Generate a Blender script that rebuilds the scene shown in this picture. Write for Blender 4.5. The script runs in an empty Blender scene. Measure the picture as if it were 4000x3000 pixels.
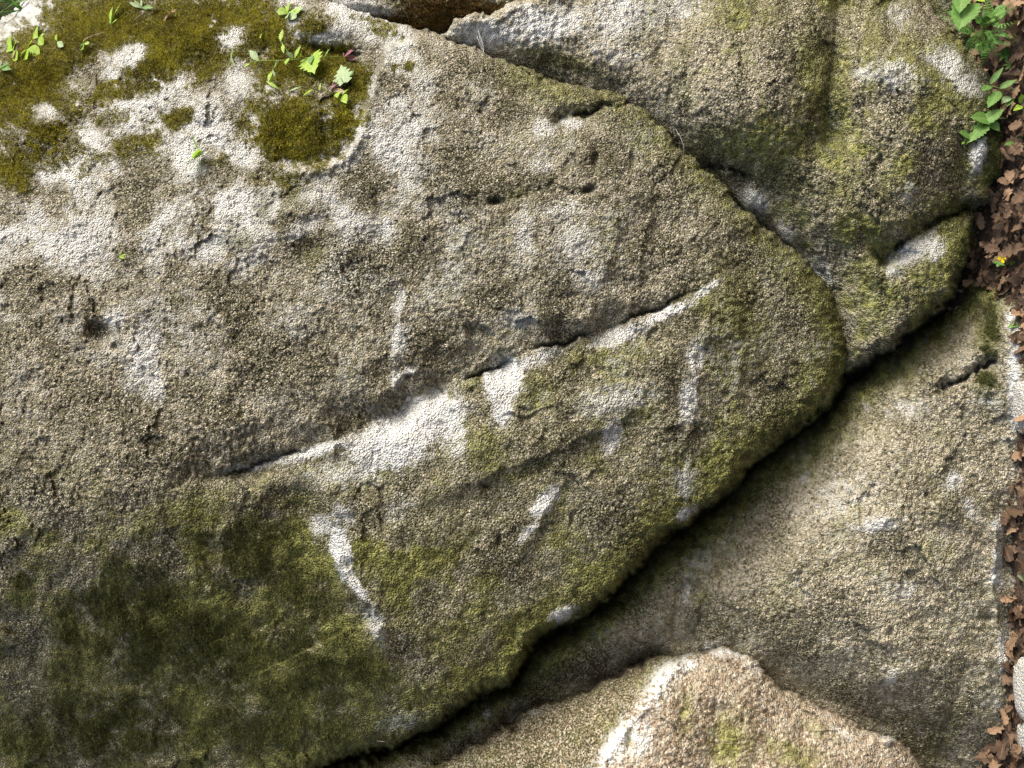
import bpy, math, random
import numpy as np
from mathutils import Vector, Matrix

# ------------------------------------------------------------------ camera, sky, sun, exposure
SC = bpy.context.scene
COL = SC.collection
F = 2889.0            # focal length in photo pixels (4000 px wide)
D = 2.0               # camera distance to the nominal rock face (y = 0)
H = 1.335             # camera height above the ground (z = 0)

cam_d = bpy.data.cameras.new('camera')
cam_d.sensor_width = 36.0
cam_d.lens = 26.0
cam_d.clip_start = 0.02
cam_d.clip_end = 500.0
cam = bpy.data.objects.new('camera', cam_d)
COL.objects.link(cam)
# the phone was held upright but the picture is stored lying down: picture-left is up in the place
cam.matrix_world = Matrix(((0, 1, 0, 0), (0, 0, -1, -D), (-1, 0, 0, H), (0, 0, 0, 1)))
SC.camera = cam

SUN_DIR = Vector((0.74, -0.36, 0.56)).normalized()       # towards the sun
sun_el = math.asin(SUN_DIR.z)
sun_az = math.atan2(SUN_DIR.x, SUN_DIR.y)
W = bpy.data.worlds.new('World')
SC.world = W
W.use_nodes = True
wn = W.node_tree
wn.nodes.clear()
sky = wn.nodes.new('ShaderNodeTexSky')
sky.sky_type = 'NISHITA'
sky.sun_disc = False
sky.sun_elevation = sun_el
sky.sun_rotation = sun_az
sky.air_density = 1.0
sky.dust_density = 5.0
sky.ozone_density = 0.6
bg = wn.nodes.new('ShaderNodeBackground')
bg.inputs['Strength'].default_value = 0.13
wo = wn.nodes.new('ShaderNodeOutputWorld')
wn.links.new(sky.outputs[0], bg.inputs[0])
wn.links.new(bg.outputs[0], wo.inputs[0])

sun_d = bpy.data.lights.new('sun', 'SUN')
sun_d.energy = 2.0
sun_d.angle = math.radians(24.0)
sun_d.color = (1.0, 0.975, 0.93)
sun = bpy.data.objects.new('sun', sun_d)
COL.objects.link(sun)
sun.rotation_euler = SUN_DIR.to_track_quat('Z', 'Y').to_euler()
sun.location = SUN_DIR * 20

SC.view_settings.view_transform = 'Standard'
SC.view_settings.look = 'None'
SC.view_settings.gamma = 1.0
SC.view_settings.exposure = 1.08
SC.cycles.max_bounces = 5
SC.cycles.diffuse_bounces = 3

random.seed(7)
RNG = np.random.default_rng(11)

# ------------------------------------------------------------------ helpers
def world(px, py, h):
    """point of the place seen at photo pixel (px, py), h metres in front of the nominal face"""
    d = D - h
    return ((1500.0 - py) / F * d, -h, H - (px - 2000.0) / F * d)

def wv(px, py, h):
    return Vector(world(px, py, h))

def _hash(ix, iy, seed):
    n = (ix.astype(np.int64) * 374761393 + iy.astype(np.int64) * 668265263 + seed * 1442695041) & 0x7fffffff
    n = ((n ^ (n >> 13)) * 1274126177) & 0x7fffffff
    n = ((n ^ (n >> 16)) * 2246822519) & 0x7fffffff
    return ((n ^ (n >> 15)) & 0xffffff).astype(np.float32) / 16777216.0

def gnoise(x, y, seed=0):
    """gradient noise, about -1..1"""
    x = np.asarray(x, np.float32); y = np.asarray(y, np.float32)
    ix = np.floor(x); iy = np.floor(y)
    fx = x - ix; fy = y - iy
    u = fx * fx * fx * (fx * (fx * 6 - 15) + 10); v = fy * fy * fy * (fy * (fy * 6 - 15) + 10)
    r = []
    for dx in (0, 1):
        for dy in (0, 1):
            a = _hash(ix + dx, iy + dy, seed) * 6.2831853
            r.append(np.cos(a) * (fx - dx) + np.sin(a) * (fy - dy))
    n0 = r[0] + (r[1] - r[0]) * v
    n1 = r[2] + (r[3] - r[2]) * v
    return (n0 + (n1 - n0) * u) * 1.5

def fbm(x, y, seed=0, oct=4, gain=0.5, lac=2.03):
    s = 0; a = 1.0; t = 0
    for o in range(oct):
        s = s + a * gnoise(x + 17.3 * o, y - 9.1 * o, seed + o * 31)
        t += a
        a *= gain; x = x * lac; y = y * lac
    return s / t

def worley(x, y, seed=0):
    """distance to the nearest cell point and that cell's random value"""
    ix = np.floor(x); iy = np.floor(y)
    best = np.full(x.shape, 9.0, np.float32); val = np.zeros(x.shape, np.float32)
    for dx in (-1, 0, 1):
        for dy in (-1, 0, 1):
            cx = ix + dx; cy = iy + dy
            qx = cx + _hash(cx, cy, seed); qy = cy + _hash(cx, cy, seed + 77)
            d = (qx - x) ** 2 + (qy - y) ** 2
            m = d < best
            best = np.where(m, d, best)
            val = np.where(m, _hash(cx, cy, seed + 151), val)
    return np.sqrt(best), val

def chips(x, y, seed=0):
    """flat tilted facets like broken stone, about -0.5..0.5"""
    ix = np.floor(x); iy = np.floor(y)
    best = np.full(x.shape, 9.0, np.float32); val = np.zeros(x.shape, np.float32)
    for dx in (-1, 0, 1):
        for dy in (-1, 0, 1):
            cx = ix + dx; cy = iy + dy
            ox = x - cx - _hash(cx, cy, seed); oy = y - cy - _hash(cx, cy, seed + 77)
            d = ox * ox + oy * oy
            m = d < best
            best = np.where(m, d, best)
            val = np.where(m, (_hash(cx, cy, seed + 5) - .5) * ox * 1.3 + (_hash(cx, cy, seed + 6) - .5) * oy * 1.3 + (_hash(cx, cy, seed + 7) - .5) * .35, val)
    return val

def sstep(a, b, x):
    t = np.clip((x - a) / (b - a), 0, 1)
    return t * t * (3 - 2 * t)

def tps(ctrl, X, Y):
    c = np.array([p[:3] for p in ctrl], np.float64)
    s = 1000.0
    px = c[:, 0] / s; py = c[:, 1] / s
    n = len(c)
    r2 = (px[:, None] - px[None]) ** 2 + (py[:, None] - py[None]) ** 2
    K = np.where(r2 > 0, r2 * np.log(r2 + 1e-12), 0) * 0.5
    K += np.eye(n) * 0.004
    P = np.stack([np.ones(n), px, py], 1)
    A = np.zeros((n + 3, n + 3)); A[:n, :n] = K; A[:n, n:] = P; A[n:, :n] = P.T
    b = np.zeros(n + 3); b[:n] = c[:, 2]
    w = np.linalg.solve(A, b)
    x = (X / s).astype(np.float32); y = (Y / s).astype(np.float32)
    out = np.full(x.shape, w[n], np.float32) + np.float32(w[n + 1]) * x + np.float32(w[n + 2]) * y
    for i in range(n):
        r2 = (x - np.float32(px[i])) ** 2 + (y - np.float32(py[i])) ** 2 + np.float32(1e-9)
        out += np.float32(0.5 * w[i]) * r2 * np.log(r2)
    return out

def seg_field(poly, X, Y, closed=False):
    """distance to a polyline, side (+1 = picture-up / left of travel), position along it 0..1, and interpolated extra values"""
    P = [p if len(p) > 2 else (p[0], p[1]) for p in poly]
    n = len(P)
    best = np.full(X.shape, 1e12, np.float32); side = np.zeros(X.shape, np.float32)
    tt = np.zeros(X.shape, np.float32)
    ne = n if closed else n - 1
    k = len(P[0]) - 2
    ex = [np.zeros(X.shape, np.float32) for _ in range(k)]
    for i in range(ne):
        a = P[i]; b = P[(i + 1) % n]
        dx = b[0] - a[0]; dy = b[1] - a[1]
        L2 = dx * dx + dy * dy + 1e-9
        t = np.clip(((X - a[0]) * dx + (Y - a[1]) * dy) / L2, 0, 1).astype(np.float32)
        qx = X - a[0] - t * dx; qy = Y - a[1] - t * dy
        d2 = qx * qx + qy * qy
        m = d2 < best
        best = np.where(m, d2, best)
        cr = (X - a[0]) * dy - (Y - a[1]) * dx
        side = np.where(m, np.where(cr > 0, 1.0, -1.0), side)
        tt = np.where(m, (i + t) / ne, tt)
        for j in range(k):
            ex[j] = np.where(m, a[2 + j] + (b[2 + j] - a[2 + j]) * t, ex[j])
    return np.sqrt(best), side, tt, ex

def inside(poly, X, Y):
    r = np.zeros(X.shape, bool)
    n = len(poly)
    for i in range(n):
        x1, y1 = poly[i][:2]; x2, y2 = poly[(i + 1) % n][:2]
        if y1 == y2:
            continue
        c = ((y1 > Y) != (y2 > Y)) & (X < (x2 - x1) * (Y - y1) / (y2 - y1) + x1)
        r ^= c
    return r

def groove(X, Y, line, amp, wa, wb, power=1.0, fade=0.08, slot=0.0, sw=7.0):
    """a V along a line drawn from picture-left to picture-right: wa = width on the upper side, wb = below"""
    lx = [p[0] for p in line]; ly = [p[1] for p in line]
    m = (X > min(lx) - 5 * max(wa, wb)) & (X < max(lx) + 5 * max(wa, wb)) & (Y > min(ly) - 5 * max(wa, wb)) & (Y < max(ly) + 5 * max(wa, wb))
    out = np.zeros(X.shape, np.float32)
    x = X[m]; y = Y[m]
    wob = 16 * gnoise(x / 90, y / 90, 5) + 9 * gnoise(x / 30, y / 30, 6) + 4 * gnoise(x / 12, y / 12, 7)
    d, s, t, ex = seg_field([p[:2] for p in line], x, y + wob)
    w = np.where(s > 0, wa, wb)
    a = amp * sstep(0, fade, t) * sstep(0, fade, 1 - t)
    a = a * (1 + 0.45 * gnoise(x / 120, y / 120, 8))
    w = w * (1 + 0.4 * gnoise(x / 150, y / 150, 9))
    g = np.exp(-(d / w) ** power)
    if slot:
        a2 = slot * sstep(0.02, 0.1, t) * sstep(0.02, 0.1, 1 - t) * sstep(-0.25, 0.2, gnoise(t * 9, t * 0 + 3.3, int(abs(line[0][0]))))
        out[m] = -(a * g + a2 * np.exp(-(d / sw) ** 2))
    else:
        out[m] = -a * g
    return out

def blob(X, Y, cx, cy, rx, ry, ang=0.0, warp=0.35, seed=0, soft=0.7):
    """0..1 patch with an uneven outline"""
    out = np.zeros(X.shape, np.float32)
    R = max(rx, ry) * (2.0 + warp)
    m = (np.abs(X - cx) < R) & (np.abs(Y - cy) < R)
    x = X[m]; y = Y[m]
    a = math.radians(ang)
    u = ((x - cx) * math.cos(a) + (y - cy) * math.sin(a)) / rx
    v = (-(x - cx) * math.sin(a) + (y - cy) * math.cos(a)) / ry
    r = np.sqrt(u * u + v * v)
    q = min(rx, ry)
    r = r + warp * fbm(x / q * 1.1, y / q * 1.1, 40 + seed, 3) + 0.22 * gnoise(x / 17, y / 17, 50 + seed)
    out[m] = 1 - sstep(1 - soft, 1 + soft * 0.55, r)
    return out

# ------------------------------------------------------------------ materials
def nodes_of(m):
    m.use_nodes = True
    t = m.node_tree
    t.nodes.clear()
    return t

def N(t, typ, **kw):
    n = t.nodes.new(typ)
    for k, v in kw.items():
        if k.startswith('_'):
            setattr(n, k[1:], v)
        else:
            n.inputs[k].default_value = v
    return n

def mixc(t, fac, a, b, blend='MIX'):
    n = t.nodes.new('ShaderNodeMix')
    n.data_type = 'RGBA'; n.blend_type = blend; n.clamp_factor = True
    for sock, v in ((n.inputs[0], fac), (n.inputs[6], a), (n.inputs[7], b)):
        if hasattr(v, 'is_output') or isinstance(v, bpy.types.NodeSocket):
            t.links.new(v, sock)
        elif isinstance(v, (tuple, list)):
            sock.default_value = (v[0], v[1], v[2], 1)
        else:
            sock.default_value = v
    return n.outputs[2]

def math_n(t, op, a, b=None, clamp=False):
    n = t.nodes.new('ShaderNodeMath'); n.operation = op; n.use_clamp = clamp
    for i, v in enumerate((a, b)):
        if v is None:
            continue
        if isinstance(v, bpy.types.NodeSocket):
            t.links.new(v, n.inputs[i])
        else:
            n.inputs[i].default_value = v
    return n.outputs[0]

def ramp(t, src, stops):
    n = t.nodes.new('ShaderNodeValToRGB')
    e = n.color_ramp.elements
    while len(e) < len(stops):
        e.new(0.5)
    for el, (p, c) in zip(e, stops):
        el.position = p
        el.color = (c, c, c, 1) if not isinstance(c, (tuple, list)) else (c[0], c[1], c[2], 1)
    t.links.new(src, n.inputs[0])
    return n.outputs[0]

def rock_material(name, base_a, base_b, grit=1.0):
    m = bpy.data.materials.new(name)
    t = nodes_of(m)
    co = t.nodes.new('ShaderNodeTexCoord').outputs['Object']
    def noise(scale, det=3.0, rough=0.55, dist=0.0):
        n = N(t, 'ShaderNodeTexNoise', Scale=scale, Detail=det, Roughness=rough, Distortion=dist)
        t.links.new(co, n.inputs['Vector'])
        return n.outputs['Fac']
    def vor(scale, feature='F1'):
        n = N(t, 'ShaderNodeTexVoronoi', Scale=scale); n.feature = feature
        t.links.new(co, n.inputs['Vector'])
        return n
    def attr(nm):
        n = t.nodes.new('ShaderNodeAttribute'); n.attribute_name = nm
        return n.outputs['Fac']
    alg, lic, mos, dark, pal = attr('algae'), attr('lichen'), attr('moss'), attr('dark'), attr('grain')
    n_big = attr('tone'); n_mid = attr('mottle'); n_fin = noise(190.0, 2.0, 0.75)
    base = mixc(t, ramp(t, n_big, [(0.35, 0.0), (0.65, 1.0)]), base_a, base_b)
    base = mixc(t, ramp(t, n_mid, [(0.46, 0.0), (0.7, 0.75)]), base, (0.47, 0.44, 0.37))
    # single mineral grains: some pale quartz, some dark
    v = vor(190.0)
    gcol = t.nodes.new('ShaderNodeSeparateColor'); t.links.new(v.outputs['Color'], gcol.inputs[0])
    base = mixc(t, ramp(t, gcol.outputs[0], [(0.70, 0.0), (0.98, 0.85)]), base, (0.62, 0.57, 0.45))
    base = mixc(t, ramp(t, gcol.outputs[1], [(0.66, 0.0), (0.98, 0.9)]), base, (0.10, 0.085, 0.06))
    base = mixc(t, ramp(t, pal, [(0.0, 0.0), (1.0, 0.8)]), base, (0.55, 0.50, 0.40))
    # algae film
    af = math_n(t, 'MULTIPLY', alg, ramp(t, n_fin, [(0.25, 0.55), (0.6, 1.15)]), True)
    algc = mixc(t, ramp(t, n_mid, [(0.35, 0.0), (0.65, 1.0)]), (0.10, 0.105, 0.024), (0.25, 0.26, 0.065))
    base = mixc(t, af, base, algc)
    # white lichen crust
    lf = math_n(t, 'MULTIPLY', lic, ramp(t, n_fin, [(0.34, 0.3), (0.48, 1.35)]), True)
    licc = mixc(t, n_fin, (0.50, 0.52, 0.50), (0.82, 0.84, 0.84))
    base = mixc(t, lf, base, licc)
    # dark biofilm specks, deepened to paint in the shade between grains
    sp = math_n(t, 'MULTIPLY', dark, ramp(t, n_fin, [(0.40, 0.0), (0.58, 1.4)]), True)
    base = mixc(t, sp, base, (0.042, 0.040, 0.018))
    base = mixc(t, mos, base, mixc(t, n_fin, (0.035, 0.042, 0.010), (0.13, 0.135, 0.03)))
    base = mixc(t, ramp(t, attr('pit'), [(0.0, 0.0), (1.0, 0.8)]), base, (0.05, 0.045, 0.028))  # cavity shade painted into the colour of the pits
    bs = N(t, 'ShaderNodeBsdfPrincipled', Roughness=0.93)
    bs.inputs['Specular IOR Level'].default_value = 0.16
    t.links.new(base, bs.inputs['Base Color'])
    # relief
    h1 = math_n(t, 'MULTIPLY', n_fin, 1.0)
    h2 = math_n(t, 'MULTIPLY', v.outputs['Distance'], -0.9)
    hh = math_n(t, 'ADD', h1, h2)
    bp = N(t, 'ShaderNodeBump', Strength=1.0 * grit, Distance=0.008)
    t.links.new(hh, bp.inputs['Height'])
    t.links.new(bp.outputs[0], bs.inputs['Normal'])
    o = t.nodes.new('ShaderNodeOutputMaterial')
    t.links.new(bs.outputs[0], o.inputs[0])
    return m

def foliage_material(name, ca, cb, trans=0.35, rough=0.55, attr=None, scale=60.0, vein=None):
    m = bpy.data.materials.new(name)
    t = nodes_of(m)
    if attr:
        n = t.nodes.new('ShaderNodeAttribute'); n.attribute_name = attr
        f = n.outputs['Fac']
    else:
        co = t.nodes.new('ShaderNodeTexCoord').outputs['Object']
        n = N(t, 'ShaderNodeTexNoise', Scale=scale, Detail=3.0)
        t.links.new(co, n.inputs['Vector'])
        f = ramp(t, n.outputs['Fac'], [(0.3, 0.0), (0.7, 1.0)])
    c = mixc(t, f, ca, cb)
    if vein is not None:
        va = t.nodes.new('ShaderNodeAttribute'); va.attribute_name = 'vein'
        c = mixc(t, va.outputs['Fac'], c, vein)
    bs = N(t, 'ShaderNodeBsdfPrincipled', Roughness=rough)
    bs.inputs['Specular IOR Level'].default_value = 0.25
    t.links.new(c, bs.inputs['Base Color'])
    o = t.nodes.new('ShaderNodeOutputMaterial')
    if trans > 0:
        tr = t.nodes.new('ShaderNodeBsdfTranslucent'); t.links.new(c, tr.inputs[0])
        mx = t.nodes.new('ShaderNodeMixShader'); mx.inputs[0].default_value = trans
        t.links.new(bs.outputs[0], mx.inputs[1]); t.links.new(tr.outputs[0], mx.inputs[2])
        t.links.new(mx.outputs[0], o.inputs[0])
    else:
        t.links.new(bs.outputs[0], o.inputs[0])
    return m

M = {}
M['rock'] = rock_material('mossy_sandstone', (0.185, 0.172, 0.112), (0.31, 0.29, 0.205))
M['rock_pale'] = rock_material('pale_sandstone', (0.235, 0.215, 0.142), (0.36, 0.33, 0.24), 0.9)
M['rock_brown'] = rock_material('brown_sandstone', (0.29, 0.225, 0.16), (0.37, 0.30, 0.22), 0.7)
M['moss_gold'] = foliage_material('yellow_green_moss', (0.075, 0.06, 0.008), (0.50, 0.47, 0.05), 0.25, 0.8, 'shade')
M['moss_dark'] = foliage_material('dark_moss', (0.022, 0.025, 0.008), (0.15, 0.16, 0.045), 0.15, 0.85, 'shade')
M['moss_brown'] = foliage_material('brown_moss', (0.035, 0.022, 0.006), (0.22, 0.13, 0.03), 0.15, 0.85, 'shade')
M['leaf_bright'] = foliage_material('bright_leaf', (0.24, 0.42, 0.04), (0.42, 0.60, 0.08), 0.45, 0.5, None, 90, (0.35, 0.45, 0.12))
M['leaf_green'] = foliage_material('green_leaf', (0.085, 0.20, 0.04), (0.16, 0.30, 0.075), 0.35, 0.5, None, 120, (0.24, 0.36, 0.13))
M['leaf_fern'] = foliage_material('fern_leaf', (0.045, 0.14, 0.025), (0.13, 0.30, 0.05), 0.35, 0.5, None, 70, (0.03, 0.03, 0.01))
M['leaf_pale'] = foliage_material('pale_leaf', (0.24, 0.36, 0.17), (0.36, 0.47, 0.26), 0.3, 0.55, None, 90, (0.4, 0.48, 0.3))
M['leaf_dead'] = foliage_material('dead_oak_leaf', (0.055, 0.034, 0.022), (0.30, 0.20, 0.125), 0.2, 0.7, 'shade', 60, (0.20, 0.11, 0.06))
M['leaf_purple'] = foliage_material('purple_leaf', (0.14, 0.05, 0.07), (0.34, 0.16, 0.18), 0.3, 0.5, None, 90, (0.3, 0.15, 0.15))
M['stem_green'] = foliage_material('green_stem', (0.16, 0.26, 0.05), (0.25, 0.36, 0.10), 0.1, 0.5)
M['stem_dark'] = foliage_material('dark_stem', (0.06, 0.07, 0.02), (0.13, 0.13, 0.045), 0.0, 0.6)
M['twig'] = foliage_material('dry_straw', (0.26, 0.20, 0.12), (0.45, 0.37, 0.25), 0.0, 0.8)
M['thread'] = foliage_material('white_thread', (0.62, 0.62, 0.58), (0.75, 0.75, 0.70), 0.0, 0.7)
M['petal'] = foliage_material('yellow_petal', (0.80, 0.56, 0.0), (0.88, 0.70, 0.02), 0.3, 0.5)
M['web'] = foliage_material('cobweb', (0.55, 0.55, 0.53), (0.7, 0.7, 0.68), 0.3, 0.8)

def soil_material():
    m = bpy.data.materials.new('dark_soil')
    t = nodes_of(m)
    co = t.nodes.new('ShaderNodeTexCoord').outputs['Object']
    n1 = N(t, 'ShaderNodeTexNoise', Scale=9.0, Detail=6.0, Roughness=0.65); t.links.new(co, n1.inputs['Vector'])
    n2 = N(t, 'ShaderNodeTexNoise', Scale=110.0, Detail=4.0, Roughness=0.7); t.links.new(co, n2.inputs['Vector'])
    c = mixc(t, ramp(t, n1.outputs['Fac'], [(0.35, 0.0), (0.65, 1.0)]), (0.055, 0.038, 0.028), (0.115, 0.082, 0.06))
    c = mixc(t, ramp(t, n2.outputs['Fac'], [(0.52, 0.0), (0.75, 0.8)]), c, (0.21, 0.16, 0.125))
    bs = N(t, 'ShaderNodeBsdfPrincipled', Roughness=0.95)
    bs.inputs['Specular IOR Level'].default_value = 0.15
    t.links.new(c, bs.inputs['Base Color'])
    bp = N(t, 'ShaderNodeBump', Strength=0.9, Distance=0.012); t.links.new(n2.outputs['Fac'], bp.inputs['Height'])
    t.links.new(bp.outputs[0], bs.inputs['Normal'])
    o = t.nodes.new('ShaderNodeOutputMaterial'); t.links.new(bs.outputs[0], o.inputs[0])
    return m
M['soil'] = soil_material()

# ------------------------------------------------------------------ object helpers
def tag(o, label=None, cat=None, group=None, kind=None):
    if label: o['label'] = label
    if cat: o['category'] = cat
    if group: o['group'] = group
    if kind: o['kind'] = kind
    return o

def np_mesh(name, V, faces, mat, attrs=None, smooth=True, origin=None, parent=None):
    """faces: (n,3) or (n,4) index array"""
    me = bpy.data.meshes.new(name)
    V = np.asarray(V, np.float32)
    if origin is not None:
        V = V - np.asarray(origin, np.float32)
    faces = np.asarray(faces, np.int32)
    k = faces.shape[1]; nf = len(faces)
    me.vertices.add(len(V)); me.vertices.foreach_set('co', V.ravel())
    me.loops.add(nf * k); me.loops.foreach_set('vertex_index', faces.ravel())
    me.polygons.add(nf)
    me.polygons.foreach_set('loop_start', np.arange(0, nf * k, k, dtype=np.int32))
    me.polygons.foreach_set('loop_total', np.full(nf, k, np.int32))
    me.polygons.foreach_set('use_smooth', np.full(nf, smooth, bool))
    me.update(calc_edges=True)
    for an, arr in (attrs or {}).items():
        a = me.attributes.new(an, 'FLOAT', 'POINT')
        a.data.foreach_set('value', np.asarray(arr, np.float32))
    me.materials.append(mat)
    o = bpy.data.objects.new(name, me)
    COL.objects.link(o)
    if parent is not None:
        o.parent = parent
    if origin is not None:
        o.location = origin
    return o

def empty(name, loc):
    o = bpy.data.objects.new(name, None)
    o.empty_display_size = 0.02
    COL.objects.link(o)
    o.location = loc
    return o

# ------------------------------------------------------------------ rock surfaces
def axis(lo, hi, flo, fhi, step, coarse):
    a = []
    if lo < flo: a.append(np.arange(lo, flo, coarse))
    a.append(np.arange(max(lo, flo), min(hi, fhi), step))
    if hi > fhi: a.append(np.arange(fhi, hi + coarse, coarse))
    return np.concatenate(a).astype(np.float32)

SURF = {}

def rock(name, poly, ctrl, feats, masks, mat, label, step=4.6, R=90.0, roll=0.06, grain=1.0, coarse_amp=0.012, cliff=0.011, depth=0.42, seed=0, cat='boulder', stretch=1.0, rough_fn=None, chip=1.0):
    """one boulder: a relief surface inside poly whose rim turns back and runs steeply down behind its neighbours"""
    xs = [p[0] for p in poly]; ys = [p[1] for p in poly]
    pad = 46
    ax = axis(min(xs) - pad, max(xs) + pad, -60, 4060, step, 22.0)
    ay = axis(min(ys) - pad, max(ys) + pad, -60, 3060, step, 22.0)
    X, Y = np.meshgrid(ax, ay)
    poly4 = [(p[0], p[1], p[2] if len(p) > 2 else R, p[3] if len(p) > 3 else roll) for p in poly]
    wobx = 14 * gnoise(X / 75, Y / 75, seed + 3) + 9 * gnoise(X / 26, Y / 26, seed + 4) + 4 * gnoise(X / 11, Y / 11, seed + 5)
    woby = 14 * gnoise(X / 75, Y / 75, seed + 13) + 9 * gnoise(X / 26, Y / 26, seed + 14) + 4 * gnoise(X / 11, Y / 11, seed + 15)
    Xe = X + wobx; Ye = Y + woby
    d, s, tt, ex = seg_field(poly4, Xe, Ye, True)
    sd = np.where(inside(poly4, Xe, Ye), d, -d)
    Rr, ro = ex
    h = tps(ctrl, X, Y)
    a = 1 - np.clip(sd / Rr, 0, 1)
    h = h - ro * (1 - np.sqrt(np.clip(1 - a * a, 0, 1)))
    h = h - np.clip(-sd, 0, None) * cliff
    for f in feats:
        h = h + f(X, Y)
    # weathering relief, coarse to fine (metres)
    sx = X; sy = Y * stretch
    h = h + coarse_amp * fbm(sx / 330, sy / 330, seed + 20, 3)
    h = h + 0.0075 * fbm(sx / 85, sy / 85, seed + 24, 3)
    qx = X + 26 * gnoise(X / 70, Y / 70, seed + 61) + 9 * gnoise(X / 21, Y / 21, seed + 62)
    qy = Y + 26 * gnoise(X / 70, Y / 70, seed + 63) + 9 * gnoise(X / 21, Y / 21, seed + 64)
    cm = sstep(-0.25, 0.45, fbm(X / 260, Y / 260, seed + 65, 2))
    h = h + chip * cm * (0.020 * chips(qx / 210, qy / 210, seed + 66) + 0.010 * chips(qx / 75, qy / 75, seed + 67))
    rg = 1.0 if rough_fn is None else rough_fn(X, Y)
    w1, v1 = worley(sx / 21 + 0.25 * gnoise(X / 19, Y / 19, 9), sy / 21, seed + 30)
    w2, v2 = worley(sx / 11.5, sy / 11.5, seed + 31)
    patch = sstep(-0.55, 0.5, fbm(X / 130, Y / 130, seed + 33, 3))
    g = (0.0066 * (0.45 + 0.55 * patch) * (0.62 - w1) * (0.5 + v1) + 0.0030 * (0.6 - w2))
    pits = sstep(0.40, 0.75, gnoise(sx / 17 + .5 * gnoise(X / 40, Y / 40, 3), sy / 27, seed + 36)) * 0.0045 * sstep(-.2, .3, fbm(X / 150, Y / 150, seed + 37, 3))
    h = h + grain * rg * (g - pits)
    keep = sd > -42
    # masks
    K = {}
    shade_n = fbm(X / 210, Y / 210, seed + 50, 4)
    fine_n = gnoise(X / 14, Y / 14, seed + 51)
    for key in ('algae', 'lichen', 'moss', 'dark', 'grain', 'pit', 'tone', 'mottle'):
        K[key] = np.zeros(X.shape, np.float32)
    masks(X, Y, K, shade_n, fine_n, sd)
    brk = fbm(X / 34, Y / 34, seed + 55, 5, 0.7)
    lk = np.clip(K['lichen'], 0, 1)
    K['lichen'] = np.clip(lk * 1.15, 0, 1) * sstep(-0.42, 0.22, brk + 1.0 * (lk - 0.40))
    ak = np.clip(K['algae'], 0, 1)
    K['algae'] = ak * (0.35 + 0.65 * sstep(-0.35, 0.30, fbm(X / 48, Y / 48, seed + 57, 5, 0.7) + 0.8 * (ak - 0.5)))
    K['grain'] = np.maximum(K['grain'], sstep(0.72, 0.95, v1) * sstep(0.5, 0.25, w1) * 0.9)
    w3, v3 = worley(X / 15, Y / 15, seed + 38)
    K['pit'] = np.maximum(sstep(.30, .12, w3) * (v3 > .88) * sstep(-.3, .3, sn2 := fbm(X / 90, Y / 90, seed + 39, 3)), pits / 0.0065)
    K['tone'] = np.clip(.5 + 1.1 * fbm(X / 230, Y / 230, seed + 40, 4), 0, 1)
    K['mottle'] = np.clip(.5 + .75 * fbm(X / 36, Y / 36, seed + 41, 4, 0.65), 0, 1)
    dd = D - h
    V = np.stack([(1500.0 - Y) / F * dd, -h, H - (X - 2000.0) / F * dd], -1)
    # drop what would lie far below the ground
    keep &= V[..., 2] > -0.12
    ny, nx = X.shape
    idx = -np.ones(X.shape, np.int64)
    q = keep[:-1, :-1] & keep[1:, :-1] & keep[:-1, 1:] & keep[1:, 1:]
    used = np.zeros(X.shape, bool)
    used[:-1, :-1] |= q; used[1:, :-1] |= q; used[:-1, 1:] |= q; used[1:, 1:] |= q
    idx[used] = np.arange(used.sum())
    f4 = np.stack([idx[:-1, :-1][q], idx[1:, :-1][q], idx[1:, 1:][q], idx[:-1, 1:][q]], -1)
    Vu = V[used]
    base = (float(Vu[:, 0].mean()), 0.1, max(0.0, float(Vu[:, 2].min())))
    o = np_mesh(name, Vu, f4, mat, {k: np.clip(v[used], 0, 1) for k, v in K.items()}, True, base)
    if label:
        tag(o, label, cat)
    # normals for things that grow on it
    gx = np.gradient(V, axis=1); gy = np.gradient(V, axis=0)
    nn = np.cross(gy, gx); nn /= np.linalg.norm(nn, axis=-1, keepdims=True) + 1e-9
    nn *= np.where(nn[..., 1:2] > 0, -1, 1)
    SURF[name] = dict(ax=ax, ay=ay, h=h, V=V, n=nn, K=K, sd=sd, X=X, Y=Y)
    return o

def surf_h(name, px, py):
    S = SURF[name]
    i = int(np.clip(np.searchsorted(S['ax'], px), 0, len(S['ax']) - 1))
    j = int(np.clip(np.searchsorted(S['ay'], py), 0, len(S['ay']) - 1))
    return float(S['h'][j, i])

def feat(fn, *a, **k):
    return lambda X, Y: fn(X, Y, *a, **k)

def bump(cx, cy, rx, ry, ang, amp, p=2.0):
    def f(X, Y):
        a = math.radians(ang)
        u = ((X - cx) * math.cos(a) + (Y - cy) * math.sin(a)) / rx
        v = (-(X - cx) * math.sin(a) + (Y - cy) * math.cos(a)) / ry
        return amp * np.exp(-np.power(u * u + v * v, p / 2))
    return f

def step_line(line, amp, w_up, w_dn, lip=0.0):
    """ground on the upper/left side of the line is set back by amp, fading over w_up; lip = raised edge"""
    def f(X, Y):
        wob = 10 * gnoise(X / 50, Y / 50, 71)
        d, s, t, _ = seg_field([p[:2] for p in line], X, Y + wob)
        e = sstep(0, 0.1, t) * sstep(0, 0.1, 1 - t)
        u = np.where(s > 0, np.exp(-d / w_up) * sstep(0, 22, d), 0.0)
        return e * (-amp * u + lip * np.exp(-(d / w_dn) ** 2))
    return f

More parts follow.
